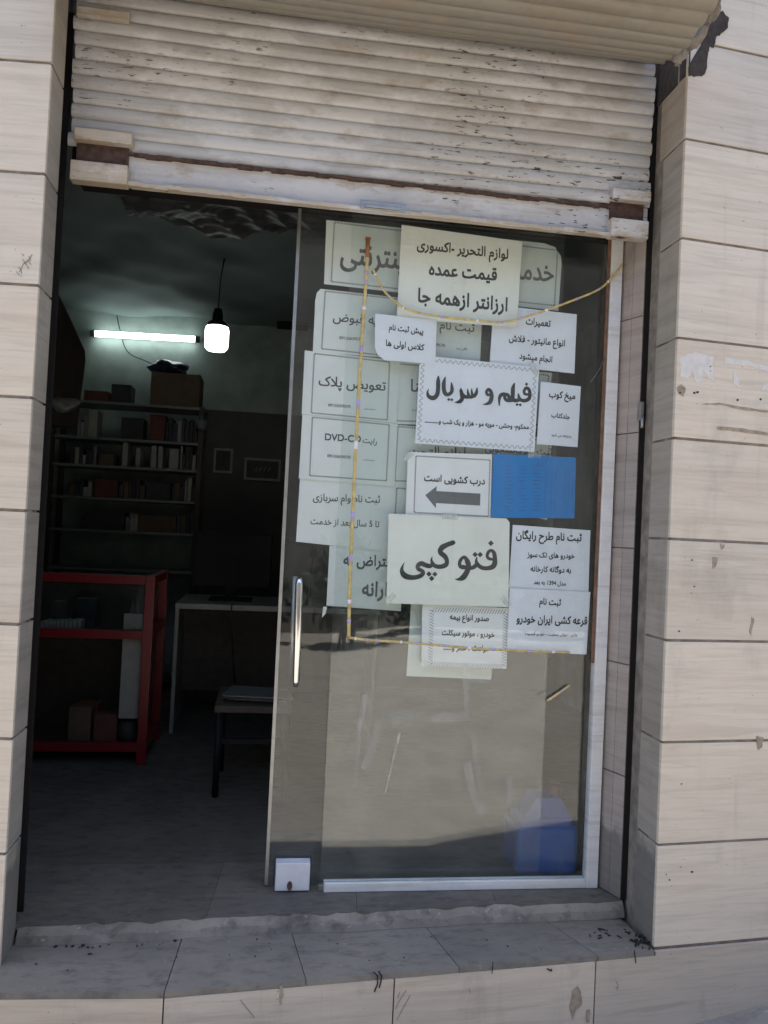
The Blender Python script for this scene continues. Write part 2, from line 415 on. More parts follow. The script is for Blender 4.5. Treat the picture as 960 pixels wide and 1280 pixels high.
for i in range(len(rc)-1):
    x0, x1 = rc[i]+.002, rc[i+1]-.002
    if i == 0: xs = [x0, XL-.02, x1]
    elif i == 3: xs = [x0, 0.0, x1]
    else: xs = [x0, (x0+x1)/2, x1]
    for q in range(len(xs)-1):
        a, c = xs[q], xs[q+1]
        ya = ey(a) if a < 0 else (-.012+math.tan(TH_R)*a); yc = ey(c) if c <= 0 else (-.012+math.tan(TH_R)*c)
        zt = -.0155 if c <= .001 else -.004
        b.prism([(a, ya, -.42), (c, yc, -.42), (c, yc, zt), (a, ya, zt)], (0, .012, 0))
bmesh.ops.remove_doubles(b.bm, verts=b.bm.verts, dist=.0002)
b.build('riser_tiles', M['tile_riser'], stp)
b = MB()
b.prism([(x, ey(x)+.013, -.42) for x, _ in EDGE] + [(-.0, .58, -.42), (-2.6, .58, -.42)], (0, 0, .404))
b.build('step_core', M['grout'], stp)
# sill the doors stand on: rough front edge
sil = thing('door_sill', (-.9, .2, 0), 'chipped raised sill carrying the sliding glass door', 'sill')
SZ = .045
def sfront(x): return .098+.047*(x+1.8)+.004*math.sin(x*9.1)+.0025*math.sin(x*23)
b = MB(); n = 80
xs = [-1.806+1.80*i/n for i in range(n+1)]
ch = [max(0, .012*math.sin(x*7.3+1)*math.sin(x*19)+.006*math.sin(x*51)) for x in xs]
for i in range(n):
    x0, x1 = xs[i], xs[i+1]
    f0, f1 = sfront(x0), sfront(x1)
    b.face([(x0, f0, 0.0005), (x1, f1, .0005), (x1, f1+.006, SZ*.55-ch[i+1]), (x0, f0+.006, SZ*.55-ch[i])])
    b.face([(x0, f0+.006, SZ*.55-ch[i]), (x1, f1+.006, SZ*.55-ch[i+1]), (x1, f1+.022+ch[i+1], SZ), (x0, f0+.022+ch[i], SZ)])
bmesh.ops.remove_doubles(b.bm, verts=b.bm.verts, dist=.00002)
b.build('broken_edge', M['sill_riser'], sil)
b = MB()
for x0, x1 in ((-1.925, -1.3004), (-1.2994, -.8604), (-.8594, -.4204), (-.4194, -.006)):
    m_ = 12
    pts = [(x0+(x1-x0)*q/m_, sfront(x0+(x1-x0)*q/m_)+.021+max(0, .012*math.sin((x0+(x1-x0)*q/m_)*7.3+1)*math.sin((x0+(x1-x0)*q/m_)*19)), SZ+.001) for q in range(m_+1)]
    b.prism(pts+[(x1+.03 if x1 < -.1 else x1, .52, SZ+.001), (x0+.03 if x0 > -1.7 else x0, .52, SZ+.001)], (0, 0, -.012))
b.build('sill_slab', M['sill'], sil)

# ------------------------------------------------------------------ building shell, shop room
b = MB(); b.box(-3.2, 1.5, .5205, 4.3, -.02, .0452)
b.box(-3.2, 1.5, .36, 4.3, -.02, .036)
struct(b.build('shop_floor', M['shop_floor']))
b = MB()
b.grid(lambda u, v: (-2.8+3.8*u, .40+3.2*v, 2.615+.02*math.sin(u*23+v*5)*math.sin(v*17)+.012*math.sin(u*51)*math.sin(v*43+u*9)), 60, 50)
struct(b.build('shop_ceiling', M['ceiling']))
b = MB(); b.box(-2.85, 1.1, 3.52, 3.62, 0, 2.75); b.box(-2.85, -2.72, .60, 3.52, 0, 2.75); b.box(.9, 1.1, .60, 3.52, 0, 2.75)
struct(b.build('shop_wall', M['shop_wall']))
b = MB(); b.box(-1.72, .899, 3.505, 3.519, .044, 1.98)
struct(b.build('wall_panel', M['shop_wall_low']))
b = MB(); b.box(-4.4, 3.2, .62, 4.2, 2.76, 3.55)
b.box(XL-.001, .0065, .40, .615, 2.30, 3.55)
rf = [(-4.4, .12), (-1.2, .12), (-.95, .08), (-.62, -.07), (-.30, -.235), (0, -.285), (.4, -.30), (3.2, -.30), (3.2, .615), (-4.4, .615)]  # unseen roof edge, outline shaped to cast the wavy street shadow
b.prism([(x, y, 3.62) for x, y in rf], (0, 0, .14))
bo = b.build('upper_storey_and_shade_slab', M['mortar']); tag(bo, 'plain rendered upper wall, with an unseen roof slab shaped to cast the street shadow', 'building')

# ------------------------------------------------------------------ roller shutter
YS = .19
sh = thing('roller_shutter', (-.9, YS, 2.15), 'chipped cream corrugated steel shutter rolled up above the doorway', 'shutter')
PITCH_S = .0432; Z0S = 2.262
def slat_y(z):
    t = ((z-Z0S)/PITCH_S) % 1.0
    return YS-.0068*math.sin(math.pi*min(1, t/.92))**.5 if t < .92 else YS+.005
def shutter_strip(prof, x0, x1, nx, jag=.006):
    b = MB(); V = []
    dents = [(random.uniform(x0, x1), random.random()*3, random.uniform(.002, .005)) for _ in range(10)]
    for i in range(nx+1):
        u = i/nx; row = []
        for k, (y, z, sidx) in enumerate(prof):
            random.seed(sidx*17+3); e0, e1 = random.uniform(-jag, jag), random.uniform(-jag, jag)
            x = x0+e0+(x1+e1-x0-e0)*u
            w = .0022*math.sin(x*3.1+sidx*.7)+.0012*math.sin(x*11+sidx*2.1)
            sag = .004*math.sin(x*1.9+.6)
            row.append(b.bm.verts.new((x, y+w, z+sag)))
        V.append(row)
    for i in range(nx):
        for k in range(len(prof)-1):
            f = b.bm.faces.new([V[i][k], V[i+1][k], V[i+1][k+1], V[i][k+1]]); f.smooth = True
    return b
prof = []
for s_ in range(0, 13):
    for t in (0, .04, .12, .24, .40, .56, .70, .80, .86, .90, .96):
        z = Z0S+PITCH_S*(s_+t); prof.append((slat_y(z), z, s_))
shutter_strip(prof, XL+.006, -.016, 60).build('slat_curtain', M['slats'], sh)
random.seed(11)
# rolled coil above the lintel
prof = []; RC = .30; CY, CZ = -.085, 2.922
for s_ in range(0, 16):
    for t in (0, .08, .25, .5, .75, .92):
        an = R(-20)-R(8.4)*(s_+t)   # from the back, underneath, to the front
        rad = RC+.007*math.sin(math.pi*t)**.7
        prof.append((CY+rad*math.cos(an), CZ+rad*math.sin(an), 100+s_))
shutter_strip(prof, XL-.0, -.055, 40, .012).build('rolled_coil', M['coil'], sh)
random.seed(12)
# cement blob the coil shaft is set in, right end
b = MB()
def lump(b, c, r, nu=14, nv=9, amp=.35, seed=0):
    random.seed(seed); ph = [random.uniform(0, 6.3) for _ in range(6)]
    def fn(u, v):
        th = u*2*math.pi; f = v*math.pi
        k = 1+amp*(math.sin(3*th+ph[0])*math.sin(2*f+ph[1])+.6*math.sin(5*th+ph[2])*math.sin(4*f+ph[3]))*math.sin(f)
        return (c[0]+r[0]*k*math.sin(f)*math.cos(th), c[1]+r[1]*k*math.sin(f)*math.sin(th), c[2]+r[2]*k*math.cos(f))
    b.grid(fn, nu, nv)
for i, (dx, dy, z, rr) in enumerate([(-.035, -.10, 2.64, .045), (-.03, -.17, 2.67, .05), (-.035, -.25, 2.70, .055), (-.03, -.32, 2.76, .06), (-.04, -.02, 2.635, .035)]):
    lump(b, (dx, dy, z), (.020, rr, rr*.6), seed=i)
b.build('cement_end', M['mortar'], sh)
# bottom bar
b = MB()
x0, x1 = XL+.03, -.02
b.box(x0, x1, YS-.002, YS+.012, 2.158, 2.262, None, .002)
b.build('bottom_bar', M['bar'], sh)
b = MB(); b.box(x0+.16, x1-.10, YS-.030, YS-.0025, 2.150, 2.157, None, .0015)
for i in range(40):
    xx = x0+.17+(x1-x0-.29)*i/39
    b.box(xx-.02, xx+.02, YS-.0305-.004*random.random(), YS-.028, 2.148+jit(.002), 2.158+.004*random.random())
b.build('bar_lip', M['plate'], sh)
b = MB()
for i in range(46):
    xx = x0+.15+(x1-x0-.27)*i/45
    b.box(xx-.021, xx+.021, YS-.014-.003*random.random(), YS-.003, 2.247+jit(.0015)-.004*random.random(), 2.254+jit(.001))
b.build('rust_seam', M['rust'], sh)
for (xa, xb) in ((-1.786, -1.625), (-.155, -.028)):
    lp = MB(); lp.box(xa, xb, YS-.040, YS-.004, 2.266, 2.300, None, .003); lp.build('lock_plate', M['plate'], sh)
    lp = MB(); lp.box(xa-.004, xb-.006, YS-.044, YS-.004, 2.146, 2.203, None, .003); lp.build('lock_plate', M['plate'], sh)
    lp = MB(); lp.box(xa+.004, xb-.012, YS-.014, YS-.0035, 2.2035, 2.2655); lp.build('lock_gap_fill', M['rust'], sh)  # dark filler between the plates, its colour stands for the gap shade
b = MB(); b.box(XL+.012, XL+.16, YS-.028, YS-.010, 2.632, 2.660, None, .003); b.build('stiffener_plate', M['plate'], sh)
p = ony(478, 256, YS-.02)
b = MB(); b.box(p.x-.07, p.x+.07, YS-.036, YS-.031, 2.152, 2.178, None, .002); b.box(p.x-.055, p.x+.05, YS-.040, YS-.036, 2.156, 2.166, None, .002)
b.build('hasp', M['alu'], sh)
# guide rails
for xa, xb in ((XL-.03, XL-.003), (-.010, .022)):
    b = MB(); (b.box(xa, xb, .137, .142, SZ+.002, 2.66) if xa < -1 else None); b.box(xa, xb, .202, .207, SZ+.002, 2.66)
    b.box(xa-.0 if xa < -1 else xb-.004, xa+.004 if xa < -1 else xb, .142, .202, SZ+.002, 2.66)
    b.build('guide_rail', M['dark_steel'], sh)
# header that closes the gap between shutter and door
b = MB(); b.box(XL+.002, -.004, .245, .40, 2.215, 2.30); hd = b.build('door_track', M['dark_steel']); tag(hd, 'dark steel sliding track hidden behind the shutter bar', 'door track')
# aluminium strip at the left jamb
b = MB(); b.box(-1.868, -1.861, .325, .340, SZ+.002, 2.21, None, .001); b.box(-1.929, -1.869, .30, .36, SZ+.002, 2.3)
tag(b.build('jamb_strip', M['alu']), 'thin aluminium strip up the edge of the pencil-marked pillar', 'jamb strip')

# ------------------------------------------------------------------ inner tiled jamb on the right
ij = thing('inner_jamb', (-.03, .25, SZ), 'narrow tiled strip standing between the white frame and the dark shutter groove', 'jamb')
P0, P1 = Vector((-.047, .300, 0)), Vector((-.012, .2085, 0))
dv = (P1-P0); nrm = Vector((dv.y, -dv.x, 0)).normalized()*-1
zs = [SZ+.002, .435, .79, 1.165, 1.54, 1.92, 2.21]
b = MB()
for i in range(len(zs)-1):
    for a, c in ((0, .50), (.515, 1)):
        if i == 2 and a > 0: pass
        A, B2 = P0+dv*a, P0+dv*c
        b.prism([(A.x, A.y, zs[i]+.002), (B2.x, B2.y, zs[i]+.002), (B2.x, B2.y, zs[i+1]-.002), (A.x, A.y, zs[i+1]-.002)], (.008, .003, 0))
b.build('jamb_tiles', M['tile_jamb'], ij)
b = MB(); b.prism([(P0.x+.007, P0.y, SZ+.002), (P1.x+.007, P1.y, SZ+.002), (.0072, .2085, SZ+.002), (.0072, .40, SZ+.002), (-.03, .40, SZ+.002)], (0, 0, 2.16)); b.build('jamb_core', M['grout'], ij)
p = ony(797, 525, .215)
b = MB(); b.box(p.x-.006, p.x+.006, .185, .2075, p.z-.004, p.z+.055, None, .001); b.tube([(p.x, .182, p.z+.005), (p.x, .182, p.z-.03)], .005)
tag(b.build('latch', M['alu']), 'small metal latch on the tiled strip beside the groove', 'latch')

# ------------------------------------------------------------------ fixed glass panel
YF = .300
fp = thing('fixed_glass_panel', (-.5, YF, SZ), 'fixed glass panel in white frame covered with paper notices', 'glass panel')
XF0, XF1 = -.963, -.092
b = MB(); b.box(XF0, XF1+.01, YF, YF+.006, SZ+.012, 2.205, None, .0008); b.build('pane', M['glass'], fp)
b = MB(); b.box(-.092, -.053, YF-.014, YF+.024, SZ+.0015, 2.205, None, .002); b.build('frame_post', M['frame_white'], fp)
b = MB(); b.box(XF0+.012, -.0925, YF-.012, YF-.0012, SZ+.0015, SZ+.030, None, .002)
b.box(XF0+.012, -.0925, YF+.0072, YF+.02, SZ+.0015, SZ+.030, None, .002); b.build('frame_sill', M['frame_white'], fp)
b = MB(); b.box(-.1035, -.0925, YF-.006, YF-.0008, .78, 2.20, None, .001); b.build('sealant_strip', M['gasket'], fp)
b = MB(); b.box(XF0-.004, XF0+.014, YF-.004, YF+.012, SZ+.0015, SZ+.02, None, .001); b.build('glass_foot', M['alu'], fp)

# ------------------------------------------------------------------ sliding glass door
YD = .336
sd = thing('sliding_door', (-.7, YD, SZ), 'frameless sliding glass door standing half open behind the fixed panel', 'door')
XD0, XD1 = -1.132, -.238
b = MB(); b.box(XD0, XD1, YD, YD+.008, SZ+.006, 2.205, None, .0008); b.build('pane', M['glass'], sd)
b = MB(); b.box(XD0-.003, XD0+.008, YD-.002, YD+.010, SZ+.006, 2.205, None, .001); b.build('edge_profile', M['alu'], sd)
ht, hb = ony(373, 722, YD-.03), ony(369, 858, YD-.03)
b = MB(); b.tube([ht+Vector((.003, 0, 0)), ht+Vector((.003, 0, -.02)), (ht+hb)/2+Vector((.003, 0, 0)), hb+Vector((.002, 0, .015)), hb], [.009, .0125, .0125, .0115, .007], 16)
hn = b.build('handle', M['chrome'], sd)
for t in (.25, .75):
    q = ht.lerp(hb, t); b = MB(); b.tube([q+Vector((-.004, .004, 0)), q+Vector((-.004, .031, 0))], .0055); b.build('bracket', M['chrome'], hn)
b = MB(); b.tube([ht+Vector((-.010, .045, .0)), hb+Vector((-.010, .045, 0))], .009); b.build('handle', M['alu'], sd)
l0, l1 = ony(345, 1079, YD-.01), ony(386, 1121, YD-.01)
b = MB(); l0, l1 = ony(345, 1079, YD-.04), ony(386, 1121, YD-.04)
b.box(l0.x, l1.x, YD-.042, YD-.0015, SZ+.005, l0.z, None, .003); lk = b.build('lock_plate', M['lockbody'], sd)
b = MB(); b.box(l0.x-.006, l1.x+.006, YD-.0012, YD-.0004, SZ+.004, l0.z+.007); b.build('rubber_backing', M['lock_edge'], lk)
kc = ony(362, 1107, YD-.042)
b = MB(); b.prism([(kc.x+.008*math.cos(a*math.pi/8), YD-.0455, kc.z+.014*math.sin(a*math.pi/8)) for a in range(16)], (0, .003, 0)); b.build('keyhole', M['rust'], lk)

# ------------------------------------------------------------------ lettering
JO = {'ا':'FE8D','آ':'FE81','ب':'FE8F','پ':'FB56','ت':'FE95','ث':'FE99','ج':'FE9D','چ':'FB7A','ح':'FEA1','خ':'FEA5','د':'FEA9','ذ':'FEAB','ر':'FEAD','ز':'FEAF','ژ':'FB8A',
      'س':'FEB1','ش':'FEB5','ص':'FEB9','ض':'FEBD','ط':'FEC1','ظ':'FEC5','ع':'FEC9','غ':'FECD','ف':'FED1','ق':'FED5','ک':'FB8E','گ':'FB92','ل':'FEDD','م':'FEE1','ن':'FEE5','و':'FEED','ه':'FEE9','ی':'FBFC'}
TWO = set('اآدذرزژو')
def shape(txt):
    out = []; n = len(txt); i = 0
    while i < n:
        c = txt[i]
        if c not in JO: out.append(c); i += 1; continue
        prev = i > 0 and txt[i-1] in JO and txt[i-1] not in TWO
        if c == 'ل' and i+1 < n and txt[i+1] == 'ا':
            out.append(chr(0xFEFC if prev else 0xFEFB)); i += 2; continue
        nxt = i+1 < n and txt[i+1] in JO and c not in TWO
        base = int(JO[c], 16)
        if c in TWO: out.append(chr(base+(1 if prev else 0)))
        else: out.append(chr(base+(3 if prev and nxt else 2 if nxt else 1 if prev else 0)))
        i += 1
    vis = []; run = ''
    for ch in out:                       # right-to-left order, latin runs kept
        if ch.isascii() and (ch.isalnum() or (ch == '-' and run)): run += ch
        else:
            if run: vis.insert(0, run); run = ''
            vis.insert(0, ch)
    if run: vis.insert(0, run)
    return ''.join(vis)
DG = bpy.context.evaluated_depsgraph_get
def text_mesh(txt, weight):
    """set one line; outlines are filled scanline by scanline (non-zero winding) so overlapping joins stay clean"""
    c = bpy.data.curves.new('t', 'FONT'); c.body = txt
    o = bpy.data.objects.new('t', c); COL.objects.link(o)
    bpy.context.view_layer.update()
    cv = o.to_curve(DG())
    polys = []
    for sp in cv.splines:
        P = []
        bp = sp.bezier_points
        if len(bp):
            n = len(bp)
            for i in range(n):
                a, e = bp[i], bp[(i+1) % n]
                for q in range(5):
                    t = q/5; s_ = 1-t
                    p = a.co*s_**3+a.handle_right*3*s_*s_*t+e.handle_left*3*s_*t*t+e.co*t**3
                    P.append((p.x, p.y))
        else: P = [(p.co.x, p.co.y) for p in sp.points]
        if len(P) > 2: polys.append(P)
    o.to_curve_clear(); bpy.data.objects.remove(o); bpy.data.curves.remove(c)
    ys = [y for P in polys for _, y in P]; y0, y1 = min(ys), max(ys)
    dy = .016; nr_ = int((y1-y0)/dy)+2
    rows = []
    for r in range(nr_):
        yy = y0+(r+.5)*dy; cr = []
        for P in polys:
            for i in range(len(P)):
                (xa, ya), (xb, yb) = P[i], P[(i+1) % len(P)]
                if (ya <= yy) != (yb <= yy): cr.append((xa+(xb-xa)*(yy-ya)/(yb-ya), 1 if yb > ya else -1))
        cr.sort(); w = 0; sp = []
        for x, d in cr:
            if w == 0: st = x
            w += d
            if w == 0 and x > st: sp.append((st-(weight+.016)*.5, x+(weight+.016)*.5))
        rows.append(sp)
    k = max(0, round((weight+.003)/dy))
    out = []
    for r in range(-k, nr_+k):
        sp = sorted(z for q in range(r-k, r+k+1) if 0 <= q < nr_ for z in rows[q]); mg = []
        for a, e in sp:
            if mg and a <= mg[-1][1]: mg[-1][1] = max(mg[-1][1], e)
            else: mg.append([a, e])
        out += [(a, e, y0+r*dy) for a, e in mg]
    x0 = min(a for a, _, _ in out); W_ = max(e for _, e, _ in out)-x0
    V = []; F = []
    for a, e, yy in out:
        n = len(V); V += [((a-x0)/W_, yy/W_, 0), ((e-x0)/W_, yy/W_, 0), ((e-x0)/W_, (yy+dy)/W_, 0), ((a-x0)/W_, (yy+dy)/W_, 0)]
        F.append((n, n+1, n+2, n+3))
    return V, F

class Sheet:
    """a paper sheet on a glass face; quad = photo pixels TL,TR,BR,BL projected on the plane y"""
    def __init__(s, quad, y, mat, label, corner=None, group='paper notices on the glass', amp=.00025, seed=0, curl=None):
        s.y = y; s.seed = seed; s.amp = amp
        s.q = [ony(*p, y) for p in quad]
        b = MB(); tl, tr, br, bl = s.q; nu, nv = 24, 24
        if corner: s.amp = 0.0
        def fn(u, v):
            p = tl.lerp(tr, u).lerp(bl.lerp(br, u), v)
            return p
        th = .00025
        if corner:     # clipped or rounded corners: outline polygon, pixel points
            pts = [ony(*p, y) for p in corner]
            b.prism([(p.x, s.yy(p.x, p.z), p.z) for p in pts], (0, th, 0))
        else:
            for sgn in (0, 1):
                def g(u, v, sgn=sgn):
                    p = fn(u, v); yy = s.yy(p.x, p.z)
                    if curl:
                        cu, cv, rad, am = curl; d = math.hypot((u-cu), (v-cv))
                        if d < rad: yy += am*((rad-d)/rad)**2
                    return (p.x, yy+sgn*th, p.z)
                b.grid(g, nu, nv)
        s.o = b.build('paper_notice', mat); tag(s.o, label, 'notice', group)
    def yy(s, x, z): return s.y+s.amp*(math.sin(x*21+s.seed)+math.sin(z*27+s.seed*1.7+x*6))
    def put(s, b, pts3, lift):     # faces from (x,z) points
        b.face([(x, s.yy(x, z)-lift, z) for x, z in pts3])
    def px(s, px, py): p = ony(px, py, s.y); return (p.x, p.z)
    def text(s, lines, ink='ink'):
        b = MB()
        for ln in lines:
            txt, L, Rr = ln[:3]; wt = ln[3] if len(ln) > 3 else .02; tall = ln[4] if len(ln) > 4 else 1.0
            V, F = text_mesh(shape(txt), wt)
            A, B_ = Vector(s.px(*L)), Vector(s.px(*Rr)); d = B_-A; up = Vector((-d.y, d.x))
            W_ = []
            for (u, v, k) in V:
                q = A+d*u+up*(v*tall); W_.append(b.bm.verts.new((q.x, s.yy(q.x, q.y)-.0005-(k % 3)*.00003, q.y)))
            for f in F:
                try: b.bm.faces.new([W_[i] for i in f])
                except ValueError: pass
        s.t = b.build('printed_text', M[ink], s.o)
        return s
    def dashes(s, quad, n=60, w=1.5, ink='ink_grey', mode='dash'):
        b = MB(); Q = [Vector(s.px(*p)) for p in quad]
        pxm = (Vector(s.px(quad[0][0]+1, quad[0][1]))-Q[0]).length
        for i in range(4):
            A, B_ = Q[i], Q[(i+1) % 4]; d = B_-A; L = d.length; t = d/L; nn = Vector((-t.y, t.x)); k = max(6, int(L/pxm/(2.8 if mode == 'dash' else 3.4)))
            for j in range(k):
                c = A+d*((j+.5)/k); hl = L/k*.27; hw = w*pxm/2
                if mode == 'dash': pts = [c-t*hl-nn*hw, c+t*hl-nn*hw, c+t*hl+nn*hw, c-t*hl+nn*hw]
                else:
                    sk = (1 if j % 2 else -1) if mode == 'zig' else 1
                    a, e = c-t*L/k*.45*sk-nn*hw*1.7, c+t*L/k*.45*sk+nn*hw*1.7; q = t*pxm*.36
                    pts = [a-q, a+q, e+q, e-q]
                s.put(b, [(p.x, p.y) for p in pts], .0004)
        b.build('printed_border', M[ink], s.o)
        return s
    def shapes(s, name, polys, ink):
        b = MB()
        for k, pg in enumerate(polys): s.put(b, [s.px(*p) for p in pg], .0004+.00003*(k % 5))
        b.build(name, M[ink], s.o); return s
    def strokes(s, name, strokes, dots, org, sc, ink='ink'):
        b = MB()
        def P(x, y): return Vector(s.px(org[0]+x/sc, org[1]+y/sc))
        pm = (P(1, 0)-P(0, 0)).length
        for k, st in enumerate(strokes):
            # smooth the centreline (Catmull-Rom)
            pts = []; n = len(st)
            for i in range(n-1):
                p0, p1, p2, p3 = st[max(i-1, 0)], st[i], st[i+1], st[min(i+2, n-1)]
                for q in range(4):
                    t = q/4
                    pts.append(tuple(.5*((2*p1[c])+(-p0[c]+p2[c])*t+(2*p0[c]-5*p1[c]+4*p2[c]-p3[c])*t*t+(-p0[c]+3*p1[c]-3*p2[c]+p3[c])*t**3) for c in range(3)))
            pts.append(st[-1])
            L = []
            for i, (x, y, w) in enumerate(pts):
                a, c = pts[max(i-1, 0)], pts[min(i+1, len(pts)-1)]
                tx, ty = c[0]-a[0], c[1]-a[1]; l = math.hypot(tx, ty) or 1
                nx, ny = -ty/l, tx/l
                L.append((P(x+nx*w/2, y+ny*w/2), P(x-nx*w/2, y-ny*w/2)))
            for i in range(len(L)-1):
                s.put(b, [(p.x, p.y) for p in (L[i][0], L[i+1][0], L[i+1][1], L[i][1])], .0004+.00004*(2*k+i % 2))
        for (x, y, r) in dots:
            s.put(b, [tuple(P(x, y-r)), tuple(P(x+r, y)), tuple(P(x, y+r)), tuple(P(x-r, y))], .0009)
        b.build(name, M[ink], s.o); return s

FY = .3085; BY = .3465; LY = .0013
def fy(i): return FY+LY*i
def by(i): return BY+LY*i
G1 = 'notices between the two glass panes'; G2 = 'older notices on the sliding door'
# ---- notices behind the fixed pane
Sheet([(469,392),(546,400),(544,455),(470,449)], fy(0), M['paper_blue_white'], 'small bluish notice, two lines, with its lower left corner cut off', group=G1, seed=1,
      corner=[(469,392),(546,400),(544,455.5),(521,453.5),(480,450),(472,443),(468.5,434)]) \
    .text([('پیش ثبت نام', (486,412), (529,417.5), .025, 1.15), ('کلاس اولی ها', (482,432), (530,438), .025, 1.15)])
s8 = Sheet([(486,642),(637,649),(635,758),(483,753)], fy(1), M['paper_yellow_white'], 'yellowish notice with one big black word and three dots below it', group=G1, seed=2,
      corner=[(486,642),(633,648),(637,653),(635.5,759),(483,754)])
s8.strokes('printed_text', [
    [(872,236,20),(835,230,26),(815,208,26),(826,172,28),(850,158,26),(873,178,34),(881,220,38),(880,268,44),(862,298,44),(815,311,36),(768,305,36),(738,282,34),(722,252,26),(728,214,8)],
    [(728,255,18),(718,285,36),(690,306,34),(650,306,36),(612,300,36),(588,296,34)],
    [(646,270,36),(634,228,34),(612,216,26),(588,240,30),(578,272,30),(590,298,34),(620,304,34)],
    [(640,232,34),(654,270,42),(652,310,46),(636,352,46),(606,392,48),(568,406,22),(538,403,3)],
    [(538,80,26),(520,92,40),(475,108,40),(430,132,48),(414,160,40)],
    [(410,140,34),(416,178,42),(452,208,42),(470,246,36),(460,282,42),(412,298,38),(368,290,36),(346,266,30),(338,238,18),(345,210,5)],
    [(346,262,20),(332,290,36),(292,286,40),(252,270,42),(222,288,38),(224,316,34),(258,334,34),(264,358,36),(228,382,38),(168,390,42),(110,374,50),(84,335,36),(90,295,18),(107,260,3)]],
    [(847,96,25),(712,193,24),(755,194,24),(316,360,24),(367,362,23),(340,398,24)], (490, 665), 6.857)
s4 = Sheet([(525,444),(674,459),(668,565),(519,554)], fy(2), M['paper_blue_white'], 'white notice with a hatched border and the largest bold heading', group=G1, seed=3)
s4.strokes('printed_text', [
    [(898,186,20),(868,182,24),(862,155,24),(881,131,26),(903,150,28),(909,190,30),(898,224,32),(860,238,30),(828,226,28),(816,200,22),(814,176,8)],
    [(830,228,26),(795,236,32),(768,226,34),(768,180,34),(770,130,32),(783,90,8)],
    [(775,230,30),(742,236,30),(714,232,28),(700,208,26),(714,184,26),(734,200,28),(738,228,28)],
    [(716,190,30),(688,184,32),(664,198,30),(655,232,22),(657,280,10)],
    [(590,182,20),(562,190,24),(549,166,24),(568,144,26),(588,168,30),(592,210,34),(578,250,34),(546,266,18),(516,268,3)],
    [(472,128,8),(466,172,28),(444,202,28),(430,178,22),(427,138,8)],
    [(440,200,28),(414,208,28),(398,180,22),(394,140,8)],
    [(412,206,28),(376,206,30),(350,184,28),(342,156,22),(336,132,6)],
    [(330,146,12),(346,186,34),(348,222,34),(326,246,30),(284,252,3)],
    [(258,86,8),(264,128,26),(262,162,30),(240,184,30),(212,182,34),(198,146,34),(197,90,32),(210,40,8)],
    [(152,32,10),(150,80,34),(149,140,34),(140,190,36),(110,216,38),(74,204,32),(62,174,20),(70,140,5)]],
    [(881,101,15),(803,270,14),(829,272,14),(237,228,14),(263,230,14)], (525, 465), 6.62)
b0 = s4.t if hasattr(s4, 't') else None
s4.text([('محکوم- وحشی - مویه مو - هزار و یک شب و............', (531,528), (661,536.5), .03, 1.25)])
s4.dashes([(529,449),(669,463),(663.5,560),(523.5,550)], w=2.6, ink='ink_arrow', mode='zig')
Sheet([(502,281),(653,302),(646,409),(496,398)], fy(3), M['paper_yellow_white'], 'yellowish notice with three lines of text, highest of all the notices', group=G1, seed=4) \
    .text([('لوازم التحریر -اکسوری', (521,311), (635,323.5), .022, 1.2), ('قیمت عمده', (536,343), (621,350.5), .026, 1.15), ('ارزانتر ازهمه جا', (522,377), (634,389), .026, 1.2)])
Sheet([(637,735),(738,740),(733,818),(633.5,814)], fy(4), M['paper_blue_white'], 'bluish notice lowest on the right, its wide bold second line longest', group=G1, seed=5) \
    .text([('ثبت نام', (674,755), (701,757), .03, 1.2), ('قرعه کشی ایران خودرو', (645.5,777.5), (734,780.5), .032, 1.25), ('عادی - جوانی جمعیت - خودرو فرسوده', (656,793.5), (722,795.5), .02, 1.1)])
s7 = Sheet([(617,567),(720,572),(718,648),(613.5,647)], fy(5), M['paper_blue'], 'plain bright blue sheet covered in barely visible print', group=G1, seed=6)
rows = []
for i in range(13):
    yy = 582+i*4.6
    for j in range(3):
        xa = 632+j*17+random.uniform(-2, 2); rows.append([(xa, yy), (xa+random.uniform(6, 12), yy+.4), (xa+7, yy+1.5), (xa, yy+1.1)])
for xx in (682, 690, 695, 707, 711, 716): rows.append([(xx, 584), (xx+.6, 584), (xx-.9, 640), (xx-1.5, 640)])
s7.shapes('printed_table', rows, 'ink_blue'); s7.text([('جدول', (671,580), (680,580.5), .02, 1.0)], 'ink_blue')
Sheet([(676,477),(726,483),(722,559),(671,555)], fy(6), M['paper_blue_white'], 'narrow bluish notice to the right of the hatched one, three short lines', group=G1, seed=7) \
    .text([('میخ کوب', (686,496), (719,499), .022, 1.2), ('جلدکتاب', (689,521), (712,524), .025, 1.2), ('پذیرفته می شود', (689,545), (714,547), .02, 1.1)])
s6 = Sheet([(510,565),(615,568),(613,648),(507,643)], fy(7), M['paper_white'], 'white notice with a thick grey arrow pointing left', group=G1, seed=8)
s6.text([('درب کشویی است', (530,601), (606,605.5), .024, 1.1)])
s6.dashes([(520,570),(612.5,575),(610.5,645.5),(517.5,640.5)], w=1.8)
s6.shapes('printed_arrow', [[(531.5,619),(546,607.5),(545.5,613.8),(600.5,617),(600,632),(545,628.8),(545,635.5)]], 'ink_arrow')
Sheet([(641,656),(738,663),(735.5,741),(636,735)], fy(8), M['paper_blue_white'], 'bluish notice with four lines under the blue sheet', group=G1, seed=9) \
    .text([('ثبت نام طرح رایگان', (645,673), (727,676.5), .03, 1.2), ('خودرو های تک سوز', (659,696), (718,698), .024, 1.15), ('به دوگانه کارخانه', (663,714), (713.5,716), .024, 1.15), ('مدل 1394 به بعد', (667,730), (707,732), .022, 1.15)])
